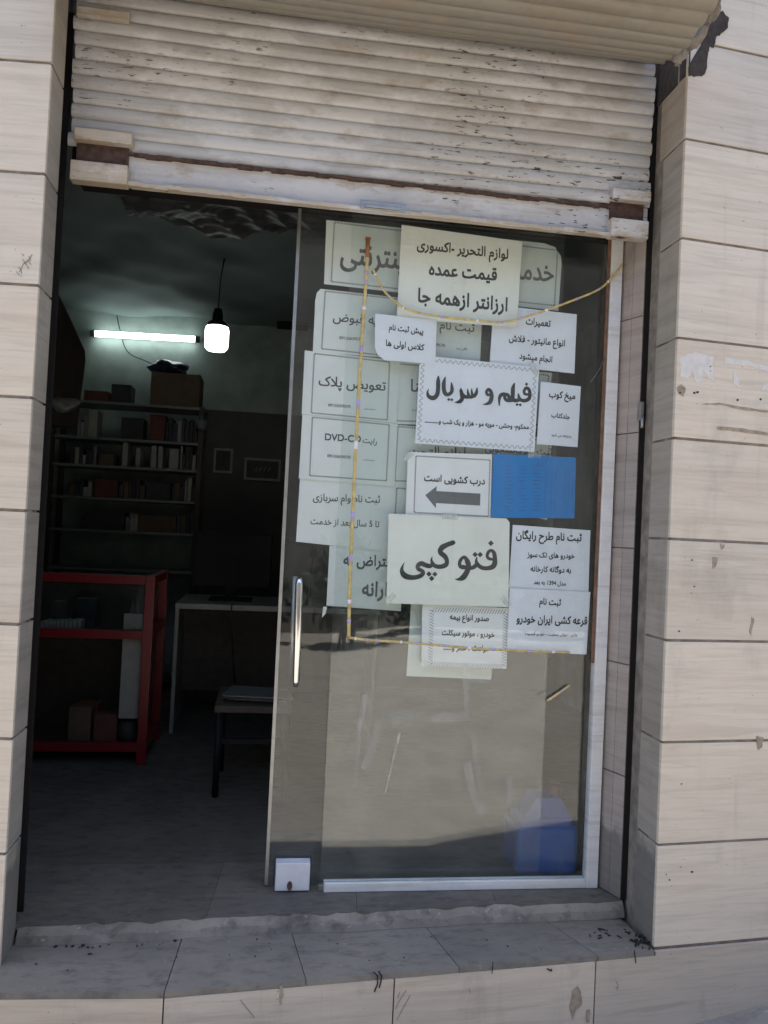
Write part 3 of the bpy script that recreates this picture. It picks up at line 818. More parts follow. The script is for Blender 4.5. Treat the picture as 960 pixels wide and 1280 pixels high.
Sheet([(617,381),(721,393),(718,467),(612,455)], fy(9), M['paper_blue_white'], 'bluish notice with three centred lines under the sagging light rope', group=G1, seed=10) \
    .text([('تعمیرات', (657,405), (688,408.5), .022, 1.25), ('انواع مانیتور - فلاش', (636,426), (706,433), .022, 1.2), ('انجام میشود', (649,448), (690,453), .022, 1.2)])
s11 = Sheet([(528,755),(636,760),(633,836),(526.5,832.5)], fy(10), M['paper_white'], 'white notice framed by slanted dashes, below the big one-word sheet', group=G1, seed=11)
s11.text([('صدور انواع بیمه', (562,774), (611,776.5), .026, 1.2), ('خودرو ، موتور سیکلت', (552,793.5), (618,796.5), .024, 1.2), ('حوادث ، عمر و......', (554,812), (612,814), .026, 1.2)])
s11.dashes([(540,762),(632,765),(629.5,833),(537.5,830)], w=3.2, mode='hatch')
M['tape'] = film('clear_tape', .5, (.72, .72, .66))
def tape(s, px, py, w, h, rot):
    c = ony(px, py, s.y); b = MB(); ca, sa_ = math.cos(rot), math.sin(rot)
    b.prism([(c.x+x*ca-z*sa_, s.y-.0011, c.z+x*sa_+z*ca) for x, z in ((-w, -h), (w, -h), (w, h), (-w, h))], (0, .0001, 0))
    b.build('tape', M['tape'], s.o)
tape(s8, 562, 646, .026, .009, .02); tape(s8, 488, 748, .020, .009, .9); tape(s8, 632, 752, .020, .009, -.8)
tape(s4, 528, 449, .022, .008, .8); tape(s4, 668, 461, .022, .008, -.9); tape(s6, 511, 570, .018, .008, .7)
tape(s7, 668, 569, .022, .009, 0); tape(s11, 531, 828, .018, .008, -.8)
# ---- older notices on the sliding door
s = Sheet([(408,275),(704,306),(699,389),(405,355)], by(0), M['paper_old'], 'long old sheet at the top, half hidden by the three-line notice', group=G2, seed=12,
      corner=[(408,275),(680,304),(694,309),(701,320),(702,330),(698,388.5),(405,355)])
s.text([('اینترنتی', (425,329), (513,337), .02, 1.35), ('خدمات', (622,346.5), (692,352), .02, 1.35)], 'ink_grey'); s.dashes([(418,278),(697,313),(693,382),(414,352)], w=2)
s = Sheet([(395,362),(603,384),(600,452),(391,440)], by(1), M['paper_old'], 'old sheet with a rounded corner, second from the top', group=G2, seed=13,
      corner=[(401,361),(603,384),(600,456),(391,440),(394,376),(396,366)])
s.text([('تسویه قبوض', (416,401), (497,408), .014, 1.0), ('09155629570', (424,424), (453,426), .02, 1.0), ('ثبت نام -', (541,410), (593,415), .016, 1.0), ('09155629570', (527,431), (556,434), .02, 1.0), ('کافی نت', (570,436.5), (584,437.5), .02, 1.0)], 'ink_grey')
s.dashes([(406.5,364),(500,374),(497,446),(402,436)], w=2)
s = Sheet([(381,438),(500,451),(496,529),(377,517.5)], by(2), M['paper_old'], 'old sheet with a dotted border and two words, third from the top', group=G2, seed=14)
s.text([('تعویض پلاک', (398,481.5), (482,488.5), .015, 1.0), ('09155629570', (410,508), (438,510), .02, 1.0), ('خدمات فنی', (455,511.5), (469,513), .02, 1.0)], 'ink_grey'); s.dashes([(393,442),(487,452.5),(484,525),(389,516)], w=2)
s = Sheet([(378,518),(497,529.5),(493,608),(373.5,598)], by(3), M['paper_old'], 'old sheet reading DVD-CD in a dotted border', group=G2, seed=15)
s.text([('DVD-CD', (406,550), (451,553), .022, 1.0), ('رایت', (453,553), (471,555.5), .012, 1.0), ('09155629570', (409,571.5), (438,573.5), .02, 1.0), ('خدمات فنی', (454,575), (468,576.5), .02, 1.0)], 'ink_grey'); s.dashes([(390.5,521.5),(486.5,531),(483,601),(387,594.5)], w=2)
s = Sheet([(500,452),(690,466),(683,536),(496,530)], by(4), M['paper_old'], 'old sheet mostly covered by the hatched-border notice', group=G2, seed=16)
s.text([('ثبت نام ثنا', (513,489), (600,496), .014, 1.0), ('کافی نت', (515,513), (530,514), .02, 1)], 'ink_grey'); s.dashes([(498.5,455),(686,469),(680,531),(495.5,526)], w=2)
s = Sheet([(497,531),(690,548),(684,650),(492,606)], by(5), M['paper_old'], 'old sheet whose large words peek out above the arrow notice', group=G2, seed=17)
s.text([('لوازم التحریر', (508,570), (582,572), .016, 1.1), ('ثبت نام دانشجویی', (606,564), (690,569), .016, 1.0)], 'ink_grey'); s.dashes([(497.5,533),(687,551),(682,606),(493.5,601)], w=2)
s = Sheet([(375,597),(494,607),(491,690),(370,677)], by(6), M['paper_old'], 'old sheet with two full lines, fifth down on the left', group=G2, seed=18)
s.text([('ثبت نام وام سربازی', (391,625.5), (475,628.5), .018, 1.15), ('تا 5 سال بعد از خدمت', (388,655), (474,659), .02, 1.15)], 'ink_grey')
s = Sheet([(494,606),(560,612),(556,668),(491,664)], by(7), M['paper_old'], 'old blank sheet corner left of the arrow notice', group=G2, seed=19); s.dashes([(496,610),(556,615),(553,663),(493,660)], w=2)
s = Sheet([(412,682),(505,687),(501,764),(408,757)], by(8), M['paper_old'], 'lowest old sheet on the left, above the door handle level', group=G2, seed=20)
s.text([('اعتراض به', (429,706), (494,708.5), .022, 1.15), ('یارانه', (452,744), (491,746.5), .022, 1.2)], 'ink_grey')
Sheet([(514,752),(621,757),(614,849.5),(508,845)], by(9), M['paper_old'], 'pale blank sheet peeping out under the slanted-dash notice', group=G2, seed=21)
sc_ = [ony(*p, by(2)) for p in [(404,758),(409,758.5),(407,767),(402.5,772)]]
b = MB(); b.prism(sc_, (0, .0004, 0)); tag(b.build('paper_scrap', M['paper_old']), 'tiny torn paper scrap hanging under the lowest left sheet', 'paper scrap')

# ------------------------------------------------------------------ light rope on the glass
def catmull(P, n=8):
    out = []
    for i in range(len(P)-1):
        p0, p1, p2, p3 = P[max(i-1, 0)], P[i], P[i+1], P[min(i+2, len(P)-1)]
        for q in range(n):
            t = q/n; out.append(.5*((2*p1)+(p2-p0)*t+(2*p0-5*p1+4*p2-p3)*t*t+(-p0+3*p1-3*p2+p3)*t**3))
    return out+[P[-1]]
YR = YF-.0075
def rope(name, px, label, y=YR, ends=True, leds=9, r=.0039):
    P = catmull([ony(*p, y if len(p) == 2 else p[2]) if len(p) == 2 else ony(p[0], p[1], p[2]) for p in px])
    t = thing(name, P[0], label, 'light rope', 'rope lights on the glass')
    b = MB(); b.tube(P, r, 8); b.build('cable', M['rope'], t)
    for k in range(leds):
        i = int((k+.5)/leds*(len(P)-2)+random.uniform(-1, 1)); i = max(0, min(len(P)-2, i))
        b = MB(); b.tube([P[i], P[i+1].lerp(P[i], .45)], r+.0007, 8); b.build('led', M['led'] if k % 3 else M['led_pale'], t)
    return t
t1 = rope('light_rope', [(460,302),(458,345),(454,400),(448,500),(441,640),(437,740),(436,796)], 'yellow light rope hanging straight down across the left notices', leds=11, r=.0056)
b = MB(); q0, q1 = ony(460,298,YR), ony(459,322,YR); b.tube([q0, q1], [.0075, .0065], 8); b.box(q0.x-.009, q0.x+.009, q0.y-.006, q0.y+.004, q0.z-.003, q0.z+.003); b.build('tape_end', M['rope_rust'], t1)
rope('light_rope', [(466,336),(476,357),(488,372),(510,387),(545,395),(590,400),(630,402.5),(670,392),(715,376),(748,362,YF-.016),(765,347,YF-.0205),(778,331,YF-.0215)], 'yellow light rope with violet lights sagging over the upper notices', leds=14)
rope('light_rope', [(436,797),(462,800),(500,802.5),(540,806),(600,811),(660,814),(712,815.5)], 'yellow light rope running level along the bottom notices', leds=10)
rope('light_rope', [(684,876),(696,868),(712,857)], 'short yellow rope piece slanting on bare glass, lower right', leds=2)
# thin wire behind the glass
P = catmull([ony(*p, .40) for p in [(757,300),(758,330),(763,350),(764,390),(760,430),(750,460),(738,478)]])
b = MB(); b.tube(P, .0022, 6); tag(b.build('thin_wire', M['alu']), 'thin pale wire curving down inside the glass by the white post', 'wire')
# faint whitish strips low on the fixed pane
def strip_px(b, pts, w, y):
    P = [ony(*p, y) for p in pts]
    L = []
    for i, p in enumerate(P):
        t = (P[min(i+1, len(P)-1)]-P[max(i-1, 0)]).normalized(); n = Vector((-t.z, 0, t.x)); ww = (w if isinstance(w, (int, float)) else w[i])
        L.append((p+n*ww/2, p-n*ww/2))
    for i in range(len(L)-1): b.face([L[i][0], L[i][1], L[i+1][1], L[i+1][0]])
Z8 = lambda x, y: (320+x/2.182, 760+y/2.182)
b = MB()
for pts, w in (([(335,292),(450,296),(585,300)], .030), ([(300,235),(285,310),(258,400)], .018), ([(345,300),(320,370),(295,440)], .026), ([(388,320),(375,300)], .03), ([(590,300),(600,400),(625,545)], .020), ([(572,150),(574,300)], .018), ([(575,420),(590,500),(620,560)], .028), ([(690,460),(694,530)], .02), ([(285,310),(270,480),(262,500)], .012), ([(560,190),(640,200)], .02)):
    strip_px(b, [Z8(*p) for p in pts], w, YF-.0012)
tag(b.build('pale_strips', M['pale_strip']), 'faint whitish strips in an H shape low on the glass', 'pale strips')
b = MB(); strip_px(b, [Z8(392,340), Z8(372,420), Z8(352,505)], [.008, .006, .003], YF-.0016)  # bright line is glare painted onto the pane
tag(b.build('glare_streak', M['streak']), 'thin painted line of glare slanting down low on the glass', 'painted glare')

# ------------------------------------------------------------------ wall marks
nR = Vector((math.sin(TH_R), -math.cos(TH_R), 0)); nL = Vector((math.sin(TH_L), -math.cos(TH_L), 0))
def WR(px, py, l=.0016): return onp(px, py, Vector((0, 0, 0))+nR*l, nR)
def WL(px, py, l=.0016): return onp(px, py, Vector((XL, 0, 0))+nL*l, nL)
def ragged(b, poly, f, amp=1.2, sub=5, d=None):
    pts = []
    for i in range(len(poly)):
        a, c = poly[i], poly[(i+1) % len(poly)]
        for q in range(sub):
            t = q/sub; pts.append((a[0]+(c[0]-a[0])*t+jit(amp), a[1]+(c[1]-a[1])*t+jit(amp)))
    P = [f(*p) for p in pts]
    b.prism(P, d if d else -nR*.0012)
random.seed(5)
for pg, lb in (([(849,446),(868,440),(892,446),(891,460),(893,478),(884,470),(878,462),(880,475),(870,478),(866,462),(860,474),(851,470)], 'largest torn white poster remnant at the edge of the right pillar'), ([(905,446),(930,450),(960,458),(960,464),(935,457),(906,454)], 'long thin white poster remnant under a tile joint'), ([(918,464),(924,476),(922,484),(917,480)], 'tiny white poster remnant hanging like a drop'), ([(953,484),(960,478),(960,488),(952,488)], 'small white poster remnant at the right margin')):
    b = MB(); ragged(b, pg, WR, .9); tag(b.build('poster_remnant', M['smear_white']), lb, 'poster remnant', 'poster remains on the right pillar')
for pg, lb in (([(846,484),(852,480),(858,486),(854,496),(848,492)], 'brown blot of old glue at the pillar edge under the white remnant'), ([(878,505),(900,503),(930,509),(960,513),(960,516),(928,512),(900,506)], 'long brown glue line across a pillar tile, upper of two'), ([(896,533),(930,536),(960,541),(960,544),(925,540),(897,537)], 'long brown glue line across a pillar tile, lower of two'), ([(891,696),(897,697),(895,709),(890,711)], 'small upright brown smear on the pillar at notice height'), ([(940,772),(943,774),(939,795),(937,790)], 'thin upright brown smear near the right margin'), ([(900,679),(907,682),(902,688)], 'small brown spot just under a tile joint'), ([(945,920),(955,922),(952,935),(948,938)], 'brown blob on the tile joint near the right margin')):
    b = MB(); ragged(b, pg, WR, .6, 4); tag(b.build('glue_smear', M['smear_brown']), lb, 'smear', 'glue smears on the right pillar')
b = MB()
for (x, y, r) in ((888,458,1.0),(888,464,1.0),(868,491,1.2),(872,490,1.4),(850,491,1.3),(922,500,1.2),(951,499,1.2),(865,1090,1.1),(852,980,.7),(833,1093,.5),(837,1100,.9),(868,733,.9),(865,700,.9),(849,789,.9)): ragged(b, [(x-r, y-r*.7), (x+r, y-r), (x+r*1.2, y+r), (x-r, y+r)], WR, .3, 2)
tag(b.build('dark_specks', M['black_mark']), 'small black specks and nail holes on the right pillar', 'specks')
def scratch(b, pts, w, f, n, d=.0004):
    P = [f(*p) for p in pts]
    for i in range(len(P)-1):
        t = (P[i+1]-P[i]).normalized(); s_ = t.cross(n).normalized()*w/2
        b.prism([P[i]-s_, P[i+1]-s_, P[i+1]+s_, P[i]+s_], -n*d)
b = MB()
for pts in ([(22,334),(26,336),(27,342)], [(24,340),(29,330),(33,326)], [(28,324),(32,330),(36,336)], [(30,320),(27,317)], [(31,330),(38,322),(40,318)], [(34,325),(39,331)], [(20,339),(24,344)], [(36,320),(38,326)]): scratch(b, pts, .0016, WL, nL)
tag(b.build('pencil_scribble', M['pencil']), 'grey pencil scribble on the left pillar tile', 'scribble')
# raised dark patch for the broken-out hole; its shade is in the colour
random.seed(9)
b = MB()
ragged(b, [(893,18),(903,14),(911,22),(910,34),(902,42),(896,46),(892,60),(887,56),(886,66),(884,84),(881,93),(872,95),(861,94),(862,80),(874,60),(884,42),(888,28)], lambda x, y: WR(x, y, .003), .9, 3, -nR*.003)
hole = b.build('hole_patch', M['cavity']); tag(hole, 'dark patch standing for the broken-out hole in the right pillar beside the shutter coil', 'hole')
b = MB()
for i, (x, y, r) in enumerate([(877,70,.022),(871,86,.028),(899,32,.02),(889,50,.018)]): lump(b, WR(x, y, -.003), (r*.8, .006, r*.8), seed=20+i)
b.build('loose_mortar', M['mortar'] if 0 else M['cavity'], hole)
# marks on the riser
random.seed(3)
def RS(px, py): 
    p = None
    x = 0
    for (xa, ya), (xb, yb) in zip(EDGE, EDGE[1:]):
        n = Vector((yb-ya, -(xb-xa), 0)).normalized(); q = onp(px, py, Vector((xa, ya, 0))+n*.0018, n)
        if xa-.01 <= q.x <= xb+.01: return q
    return ony(px, py, -.02)
nr = Vector((.09, -1, 0)).normalized()
b = MB()
for pts, w in (([(467,1215),(472,1220),(472,1230),(468,1240)], .004), ([(473,1214),(477,1220),(476,1228),(474,1235)], .004), ([(616,1202),(616,1209),(615,1217)], .0025), ([(684,1211),(689,1214)], .004), ([(689,1211),(690,1214)], .003), ([(793,1188),(794,1196),(795,1204)], .003)): scratch(b, pts, w, RS, nr)
tag(b.build('black_marks', M['black_mark']), 'short black strokes on the step riser', 'marks')
b = MB()
for pts in ([(494,1262),(500,1250),(508,1238)], [(496,1275),(503,1262),(513,1244)], [(500,1240),(497,1248)], [(300,1250),(310,1262),(318,1272)], [(586,1235),(588,1242)], [(770,1226),(773,1232),(771,1238)]): scratch(b, pts, .0016, RS, nr)
tag(b.build('scratch_marks', M['pencil']), 'thin grey scratches on the step riser', 'scratches')
for pg, lb in (([(716,1238),(722,1233),(726,1240),(728,1255),(720,1262),(716,1275),(712,1258)], 'big brown drip stain left of the right riser joint'), ([(733,1262),(738,1262),(737,1278),(733,1278)], 'small brown stain on the right riser joint'), ([(350,1232),(353,1231),(354,1244),(351,1258),(349,1248)], 'thin brown drip stain on the left half of the riser')):
    b = MB(); ragged(b, pg, RS, .8, 4, (0, .0012, 0)); tag(b.build('brown_stain', M['smear_brown']), lb, 'stain', 'stains on the step riser')
# rubbish in the corner of the tread
random.seed(14)
b = MB()
for i in range(22):
    x, y = -.005-abs(random.gauss(0, .035)), .02+random.gauss(0, .022)
    r = random.uniform(.0015, .005); a = random.uniform(0, 3.1)
    mt = Matrix.Translation((x, y, .003)) @ Matrix.Rotation(a, 4, 'Z') @ Matrix.Rotation(jit(.5), 4, 'Y')
    b.box(-r*1.6, r*1.6, -r*.5, r*.5, -.001, .003+r*.3, mt)
for i in range(14):
    x, y = -.10+jit(.07), .085+jit(.03); r = random.uniform(.002, .005)
    b.box(-r*2, r*2, -r*.4, r*.4, 0, .002, Matrix.Translation((x, y, .001)) @ Matrix.Rotation(random.uniform(0, 3), 4, 'Z'))
for i in range(16):
    x = -1.70+abs(random.gauss(0, .14)); y = sfront(x)-.006-abs(random.gauss(0, .02)); r = random.uniform(.001, .0032)
    b.box(-r*1.5, r*1.5, -r*.8, r*.8, -.001, r*.8, Matrix.Translation((x, y, .002)) @ Matrix.Rotation(random.uniform(0, 3), 4, 'Z'))
for i in range(22):
    x = random.uniform(-1.75, -.05); y = random.uniform(-.05, .14); r = random.uniform(.0008, .0022)
    if y > ey(x)+.01: b.box(-r*1.4, r*1.4, -r*.6, r*.6, -.001, r*.6, Matrix.Translation((x, y, .0015)) @ Matrix.Rotation(random.uniform(0, 3), 4, 'Z'))
o = b.build('dirt_crumbs', M['black_mark']); o['kind'] = 'stuff'; tag(o, 'black crumbs of dirt in the corner of the tread', 'dirt')

# ------------------------------------------------------------------ inside the shop
# fluorescent tube on the back wall
ta, tb = ony(119, 417, 3.46), ony(244, 424, 3.46)
ft = thing('tube_lamp', (ta+tb)/2, 'lit white fluorescent tube on the back wall near the ceiling', 'lamp')
b = MB(); b.tube([ta, tb], .021, 12); b.build('tube', M['tube_light'], ft)
b = MB(); b.tube([ta+Vector((0, .037, .006)), tb+Vector((0, .037, .006))], .015, 8); b.tube([ta-Vector((.03, 0, 0)), ta], .024, 10); b.tube([tb, tb+Vector((.03, 0, 0))], .024, 10); b.build('batten', M['grey_metal'], ft)
# hanging bulb
bc = ony(271, 421, 2.1)
hb_ = thing('pendant_bulb', (bc.x, bc.y, bc.z-.08), 'big lit bulb hanging on a black cord', 'lamp')
b = MB(); b.lathe([(.02, -.078), (.048, -.074), (.061, -.058), (.063, -.03), (.063, .035), (.058, .052)], bc); b.build('bulb', M['bulb_light'], hb_)
b = MB(); b.lathe([(.058, .053), (.048, .075), (.028, .09), (.026, .125), (.020, .15)], bc); b.build('socket', M['black_plastic'], hb_)
b = MB(); b.tube([bc+Vector((0, 0, .15)), (bc.x+.004, bc.y, (bc.z+2.6)/2+.1), (bc.x+.02, bc.y, 2.612)], .004, 6); b.build('cord', M['wire'], hb_)
P = catmull([ony(*p, 3.49) for p in [(146,394),(150,412),(160,440),(190,455),(225,478)]])
b = MB(); b.tube(P, .004, 6); tag(b.build('wall_cable', M['wire']), 'dark cable running down the back wall under the tube', 'cable')
# crumpled plastic standing for the peeling patches of the ceiling
random.seed(21); ph = [random.uniform(0, 6) for _ in range(8)]
c0 = onz(250, 262, 2.50)
def pf(u, v):
    x, y = c0.x-.35+.95*u, c0.y-.18+.55*v
    return (x, y, 2.535+.035*math.sin(9*u+ph[0]+3*v)*math.sin(7*v+ph[1])+.02*abs(math.sin(19*u+ph[2]-8*v))+.012*abs(math.sin(33*v+ph[3]+11*u)))
b = MB(); b.grid(pf, 70, 40)
tag(b.build('plastic_sheet', M['film']), 'crumpled plastic sheet standing for peeling ceiling patches behind the shutter', 'plastic sheet')
# shelving unit
shv = thing('shelving_unit', (-2.15, 3.35, .045), 'grey metal shelving unit against the back wall', 'shelves')
YSH = 3.20
lv = [ony(170, y_, YSH).z for y_ in (504, 549, 583.5, 623.5, 664, 712)]
sx0, sx1 = -2.62, ony(250, 560, YSH).x
for z in lv: b = MB(); b.box(sx0, sx1, YSH, 3.50, z-.018, z, None, .002); b.build('shelf', M['grey_metal'], shv)
b = MB(); b.box(sx0, sx1, YSH, 3.50, .16, .178); b.build('shelf', M['grey_metal'], shv)
for x in (sx0, sx1):
    for y in (YSH-.004, 3.47): b = MB(); b.box(x-.017, x+.017, y, y+.03, .045, lv[0]+.004); b.build('upright', M['wood_dark'], shv)
def item(px0, px1, top, lev, mat, name, label, cat, dep=.16, y=None, bev=.004):
    y = YSH+.02 if y is None else y
    z = lv[lev]+.001; a, c = ony(px0, 560, y).x, ony(px1, 560, y).x; zt = max(z+.02, ony((px0+px1)/2, top, y).z)
    b = MB(); b.box(a, c, y, y+dep, z, zt, None, bev)
    b.box(a+.004, c-.004, y-.0012, y-.0002, z+(zt-z)*.15, z+(zt-z)*.28)
    return tag(b.build(name, M[mat]), label, cat, 'goods on the shelves')
item(184, 246, 466, 0, 'cardboard', 'cardboard_box', 'big brown cardboard box on the top shelf', 'box', .26)
item(101, 132, 488, 0, 'cardboard_red', 'carton', 'low reddish carton at the left on the top shelf', 'box')
item(135, 160, 480, 0, 'dark_card', 'carton', 'dark carton on the top shelf beside the big box', 'box')
item(108, 120, 512, 1, 'pale_card', 'card_roll', 'pale upright packet at the left on the second shelf', 'packet')
item(150, 178, 522, 1, 'dark_card', 'carton', 'dark flat carton on the second shelf', 'box')
item(185, 205, 518, 1, 'cardboard_red', 'carton', 'reddish carton at the middle of the second shelf', 'box')
item(153, 160, 553, 2, 'pale_card', 'book', 'thin pale book standing tall on the third shelf', 'book')
item(170, 176, 560, 2, 'pale_card', 'book', 'short pale book in the middle of the third shelf', 'book')
item(189, 196, 557, 2, 'pale_card', 'book', 'pale book right of the short one on the third shelf', 'book')
item(198, 204, 558, 2, 'white_board', 'book', 'white book leaning by another on the third shelf', 'book')
item(212, 224, 561, 2, 'pale_card', 'book', 'wide pale book rightmost on the third shelf', 'book')
item(124, 143, 567, 2, 'cardboard', 'carton', 'small brown carton at the left on the third shelf', 'box')
item(120, 150, 600, 3, 'cardboard_red', 'carton', 'reddish carton on the fourth shelf', 'box')
item(185, 216, 603, 3, 'dark_card', 'carton', 'dark carton on the fourth shelf', 'box')
item(110, 160, 640, 4, 'dark_card', 'carton', 'long dark carton on the fifth shelf', 'box')
item(178, 225, 645, 4, 'cardboard', 'carton', 'brown carton on the fifth shelf', 'box')
random.seed(31)
for lev, xs_, nm in ((2, (226, 246), 'third'), (3, (90, 119), 'fourth'), (3, (152, 184), 'fourth'), (3, (218, 247), 'fourth'), (4, (162, 177), 'fifth'), (4, (226, 247), 'fifth'), (1, (206, 244), 'second'), (1, (90, 107), 'second'), (2, (88, 122), 'third')):
    x = xs_[0]
    while x < xs_[1]-3:
        w_ = random.uniform(2.6, 6)
        item(x, x+w_, {1: 528, 2: 564, 3: 604, 4: 643}[lev]+random.uniform(-8, 5), lev, random.choice(['pale_card', 'dark_card', 'cardboard', 'grey_metal', 'blue_bag', 'dark_card', 'pale_card']), 'book', 'thin book in the packed rows on the %s shelf' % nm, 'book', random.uniform(.12, .2), None, .001)
        x += w_+.5
# blue bag on the box
q = ony(212, 458, YSH+.1); zb = ony(215, 466, YSH+.02).z
b = MB(); lump(b, (q.x, YSH+.14, zb+.052), (.13, .10, .05), 22, 14, .25, 4); b.box(q.x-.02, q.x+.13, YSH+.04, YSH+.05, zb+.06, zb+.075, Matrix.Translation((q.x, 0, zb+.06)) @ Matrix.Rotation(.5, 4, 'Y') @ Matrix.Translation((-q.x, 0, -zb-.06)))
tag(b.build('plastic_bag', M['blue_bag']), 'dark blue plastic bag on the big cardboard box', 'bag')
q = ony(252, 531, YSH-.03)
b = MB(); b.lathe([(.022, -.035), (.036, -.02), (.038, .01), (.03, .03), (.012, .04)], q); b.lathe([(.008, .04), (.008, .06)], q)
tag(b.build('globe_lamp', M['cloth_pale']), 'small pale round lamp at the right end of the shelves', 'lamp')
# framed pictures on the back wall
for (xa, ya, xb, yb, nm) in ((268,560,290,592,'narrow dark picture frame on the back wall'), (306,572,350,602,'wide grey picture frame on the back wall')):
    A, B_ = ony(xa, ya, 3.498), ony(xb, yb, 3.498); t = thing('picture_frame', ((A.x+B_.x)/2, 3.50, B_.z), nm, 'picture', 'pictures on the back wall')
    b = MB(); w = .016
    for (u0, u1, v0, v1) in ((A.x, B_.x, A.z-w, A.z), (A.x, B_.x, B_.z, B_.z+w), (A.x, A.x+w, B_.z+w, A.z-w), (B_.x-w, B_.x, B_.z+w, A.z-w)): b.box(u0, u1, 3.478, 3.503, v0, v1)
    b.build('frame', M['grey_metal'], t)
    b = MB(); b.box(A.x+w, B_.x-w, 3.490, 3.503, B_.z+w, A.z-w); pc = b.build('picture', M['dark_card'], t)
    if 'wide' in nm:
        b = MB()
        for k in range(4): b.tube([((A.x+B_.x)/2-.05+.03*k, 3.489, (A.z+B_.z)/2-.01), ((A.x+B_.x)/2-.035+.03*k, 3.489, (A.z+B_.z)/2+.02)], .003, 5)
        b.build('drawn_lines', M['pale_card'], pc)
A, B_ = ony(347, 386, 3.40), ony(367, 408, 3.40)
b = MB(); b.box(A.x, B_.x+.1, 3.36, 3.515, B_.z, A.z, None, .006); b.box(A.x+.01, B_.x+.09, 3.352, 3.36, B_.z+.01, A.z-.01, None, .003)
tag(b.build('wall_speaker', M['black_plastic']), 'black box mounted high on the back wall under the ceiling', 'speaker')
# coat and bag on the left wall
random.seed(2)
q = ony(72, 455, 1.5); q2 = ony(84, 508, 1.5)
b = MB()
def coat(u, v):
    th = u*2*math.pi; z = q.z+.34-.62*v; w = .03+.14*min(1, v*2.2)*(1-.15*v)
    return (q.x-.06+w*math.cos(th)*(1+.12*math.sin(5*th+v*3)), 1.5+.06*math.sin(th)*(1+.2*math.sin(4*th)), z)
b.grid(coat, 36, 16); tag(b.build('hanging_coat', M['cloth_dark']), 'dark reddish coat hanging inside the doorway by the left jamb', 'coat')
b = MB(); lump(b, (q2.x-.02, 1.46, q2.z), (.075, .04, .035), 20, 12, .3, 8); tag(b.build('plastic_bundle', M['cloth_pale']), 'pale crumpled plastic bundle hanging below the dark coat', 'bag')
# red display counter
cx1 = -1.715; cx0 = -2.55; cyF, cyB = 1.62, 2.06; cz = .88
dc = thing('display_counter', (-2.13, 1.84, SZ), 'red framed glass display counter full of goods', 'counter')
zt, zm, zb2 = ony(120, 723, cyF).z, ony(120, 792, cyF).z, ony(120, 933, cyF).z
for nm, x, y in (('post', cx0, cyF), ('post', cx1, cyF), ('post', cx0, cyB), ('post', cx1, cyB)):
    b = MB(); b.box(x-.022, x+.022, y-.022, y+.022, .046, zt+.022, None, .003); b.build(nm, M['red_paint'], dc)
for z in (zt, zm, zb2):
    b = MB(); b.box(cx0+.022, cx1-.022, cyF-.019, cyF+.019, z-.020, z+.020, None, .002); b.build('front_rail', M['red_paint'], dc)
    b = MB(); b.box(cx1-.019, cx1+.019, cyF+.022, cyB-.022, z-.020, z+.020, None, .002); b.build('side_rail', M['red_paint'], dc)
    b = MB(); b.box(cx0+.019, cx1-.019, cyF+.019, cyB, z-.012, z-.004 if z != zt else z+.0, None); b.build('glass_shelf' if z != zb2 else 'bottom_shelf', M['case_glass'] if z != zb2 else M['wood_dark'], dc)
b = MB(); b.box(cx0+.022, cx1-.022, cyF-.004, cyF+.0, zm+.02, zt-.02); b.build('glass_front', M['case_glass'], dc)
b = MB(); b.box(cx0+.022, cx1-.022, cyB-.006, cyB, zb2+.02, zt-.02); b.build('back_board', M['wood_dark'], dc)
def goods(px0, px1, top, bot, y, mat, name, label, cat, dep=.10, rz=0):
    a, c = ony(px0, bot, y), ony(px1, bot, y); zt_ = ony(px0, top, y).z
    fl = (zm-.003) if bot < 800 else (zb2-.003)
    b = MB(); b.box(a.x, c.x, y, y+dep, fl, max(zt_, fl+.015), None, .003)
    b.box(a.x+.005, c.x-.005, y-.0011, y-.0002, fl+(zt_-fl)*.55, fl+(zt_-fl)*.75)
    return tag(b.build(name, M[mat]), label, cat, 'goods in the counter')
for k in range(10): 
    xa = 50+k*5.1
    goods(xa, xa+4.4, 776+random.uniform(-1, 1), 786, cyF+.05, 'pale_card', 'small_packet', 'pale small packet in the front row of the upper counter shelf', 'packet', .08)
goods(62, 75, 752, 786, cyF+.2, 'dark_card', 'carton', 'dark upright carton at the back of the upper counter shelf', 'box')
goods(92, 118, 748, 786, cyF+.25, 'blue_bag', 'carton', 'blue carton in the middle of the upper counter shelf', 'box')
b = MB(); q = ony(170, 786, cyF+.14)
for dx, h in ((0, .17), (.028, .19), (-.026, .14)): b.lathe([(.012, zm), (.012, zm+h*.7), (.006, zm+h*.8), (.006, zm+h)], (q.x+dx, q.y+abs(dx), 0), 10)
tag(b.build('glass_vials', M['cloth_pale']), 'cluster of thin pale bottles at the right end of the upper counter shelf', 'bottles')
goods(149, 175, 800, 875, cyF+.03, 'pale_card', 'paper_sheet', 'pale sheet standing in the lower part of the red counter', 'paper', .006).location.z += .125
goods(84, 112, 884, 925, cyF+.10, 'cardboard', 'carton', 'brown carton low in the red counter', 'box')
goods(92, 120, 880, 925, cyF+.22, 'orange_box', 'carton', 'orange carton low in the red counter', 'box')
goods(116, 145, 893, 925, cyF+.08, 'cardboard_red', 'carton', 'reddish carton low in the red counter', 'box')
b = MB(); q = ony(160, 920, cyF+.1); b.lathe([(.035, zb2-.003), (.045, zb2+.03), (.045, zb2+.08), (.03, zb2+.10), (.028, zb2+.102)], (q.x, q.y, 0), 18); tag(b.build('round_tin', M['dark_card']), 'dark round tin low in the red counter at the right', 'tin')
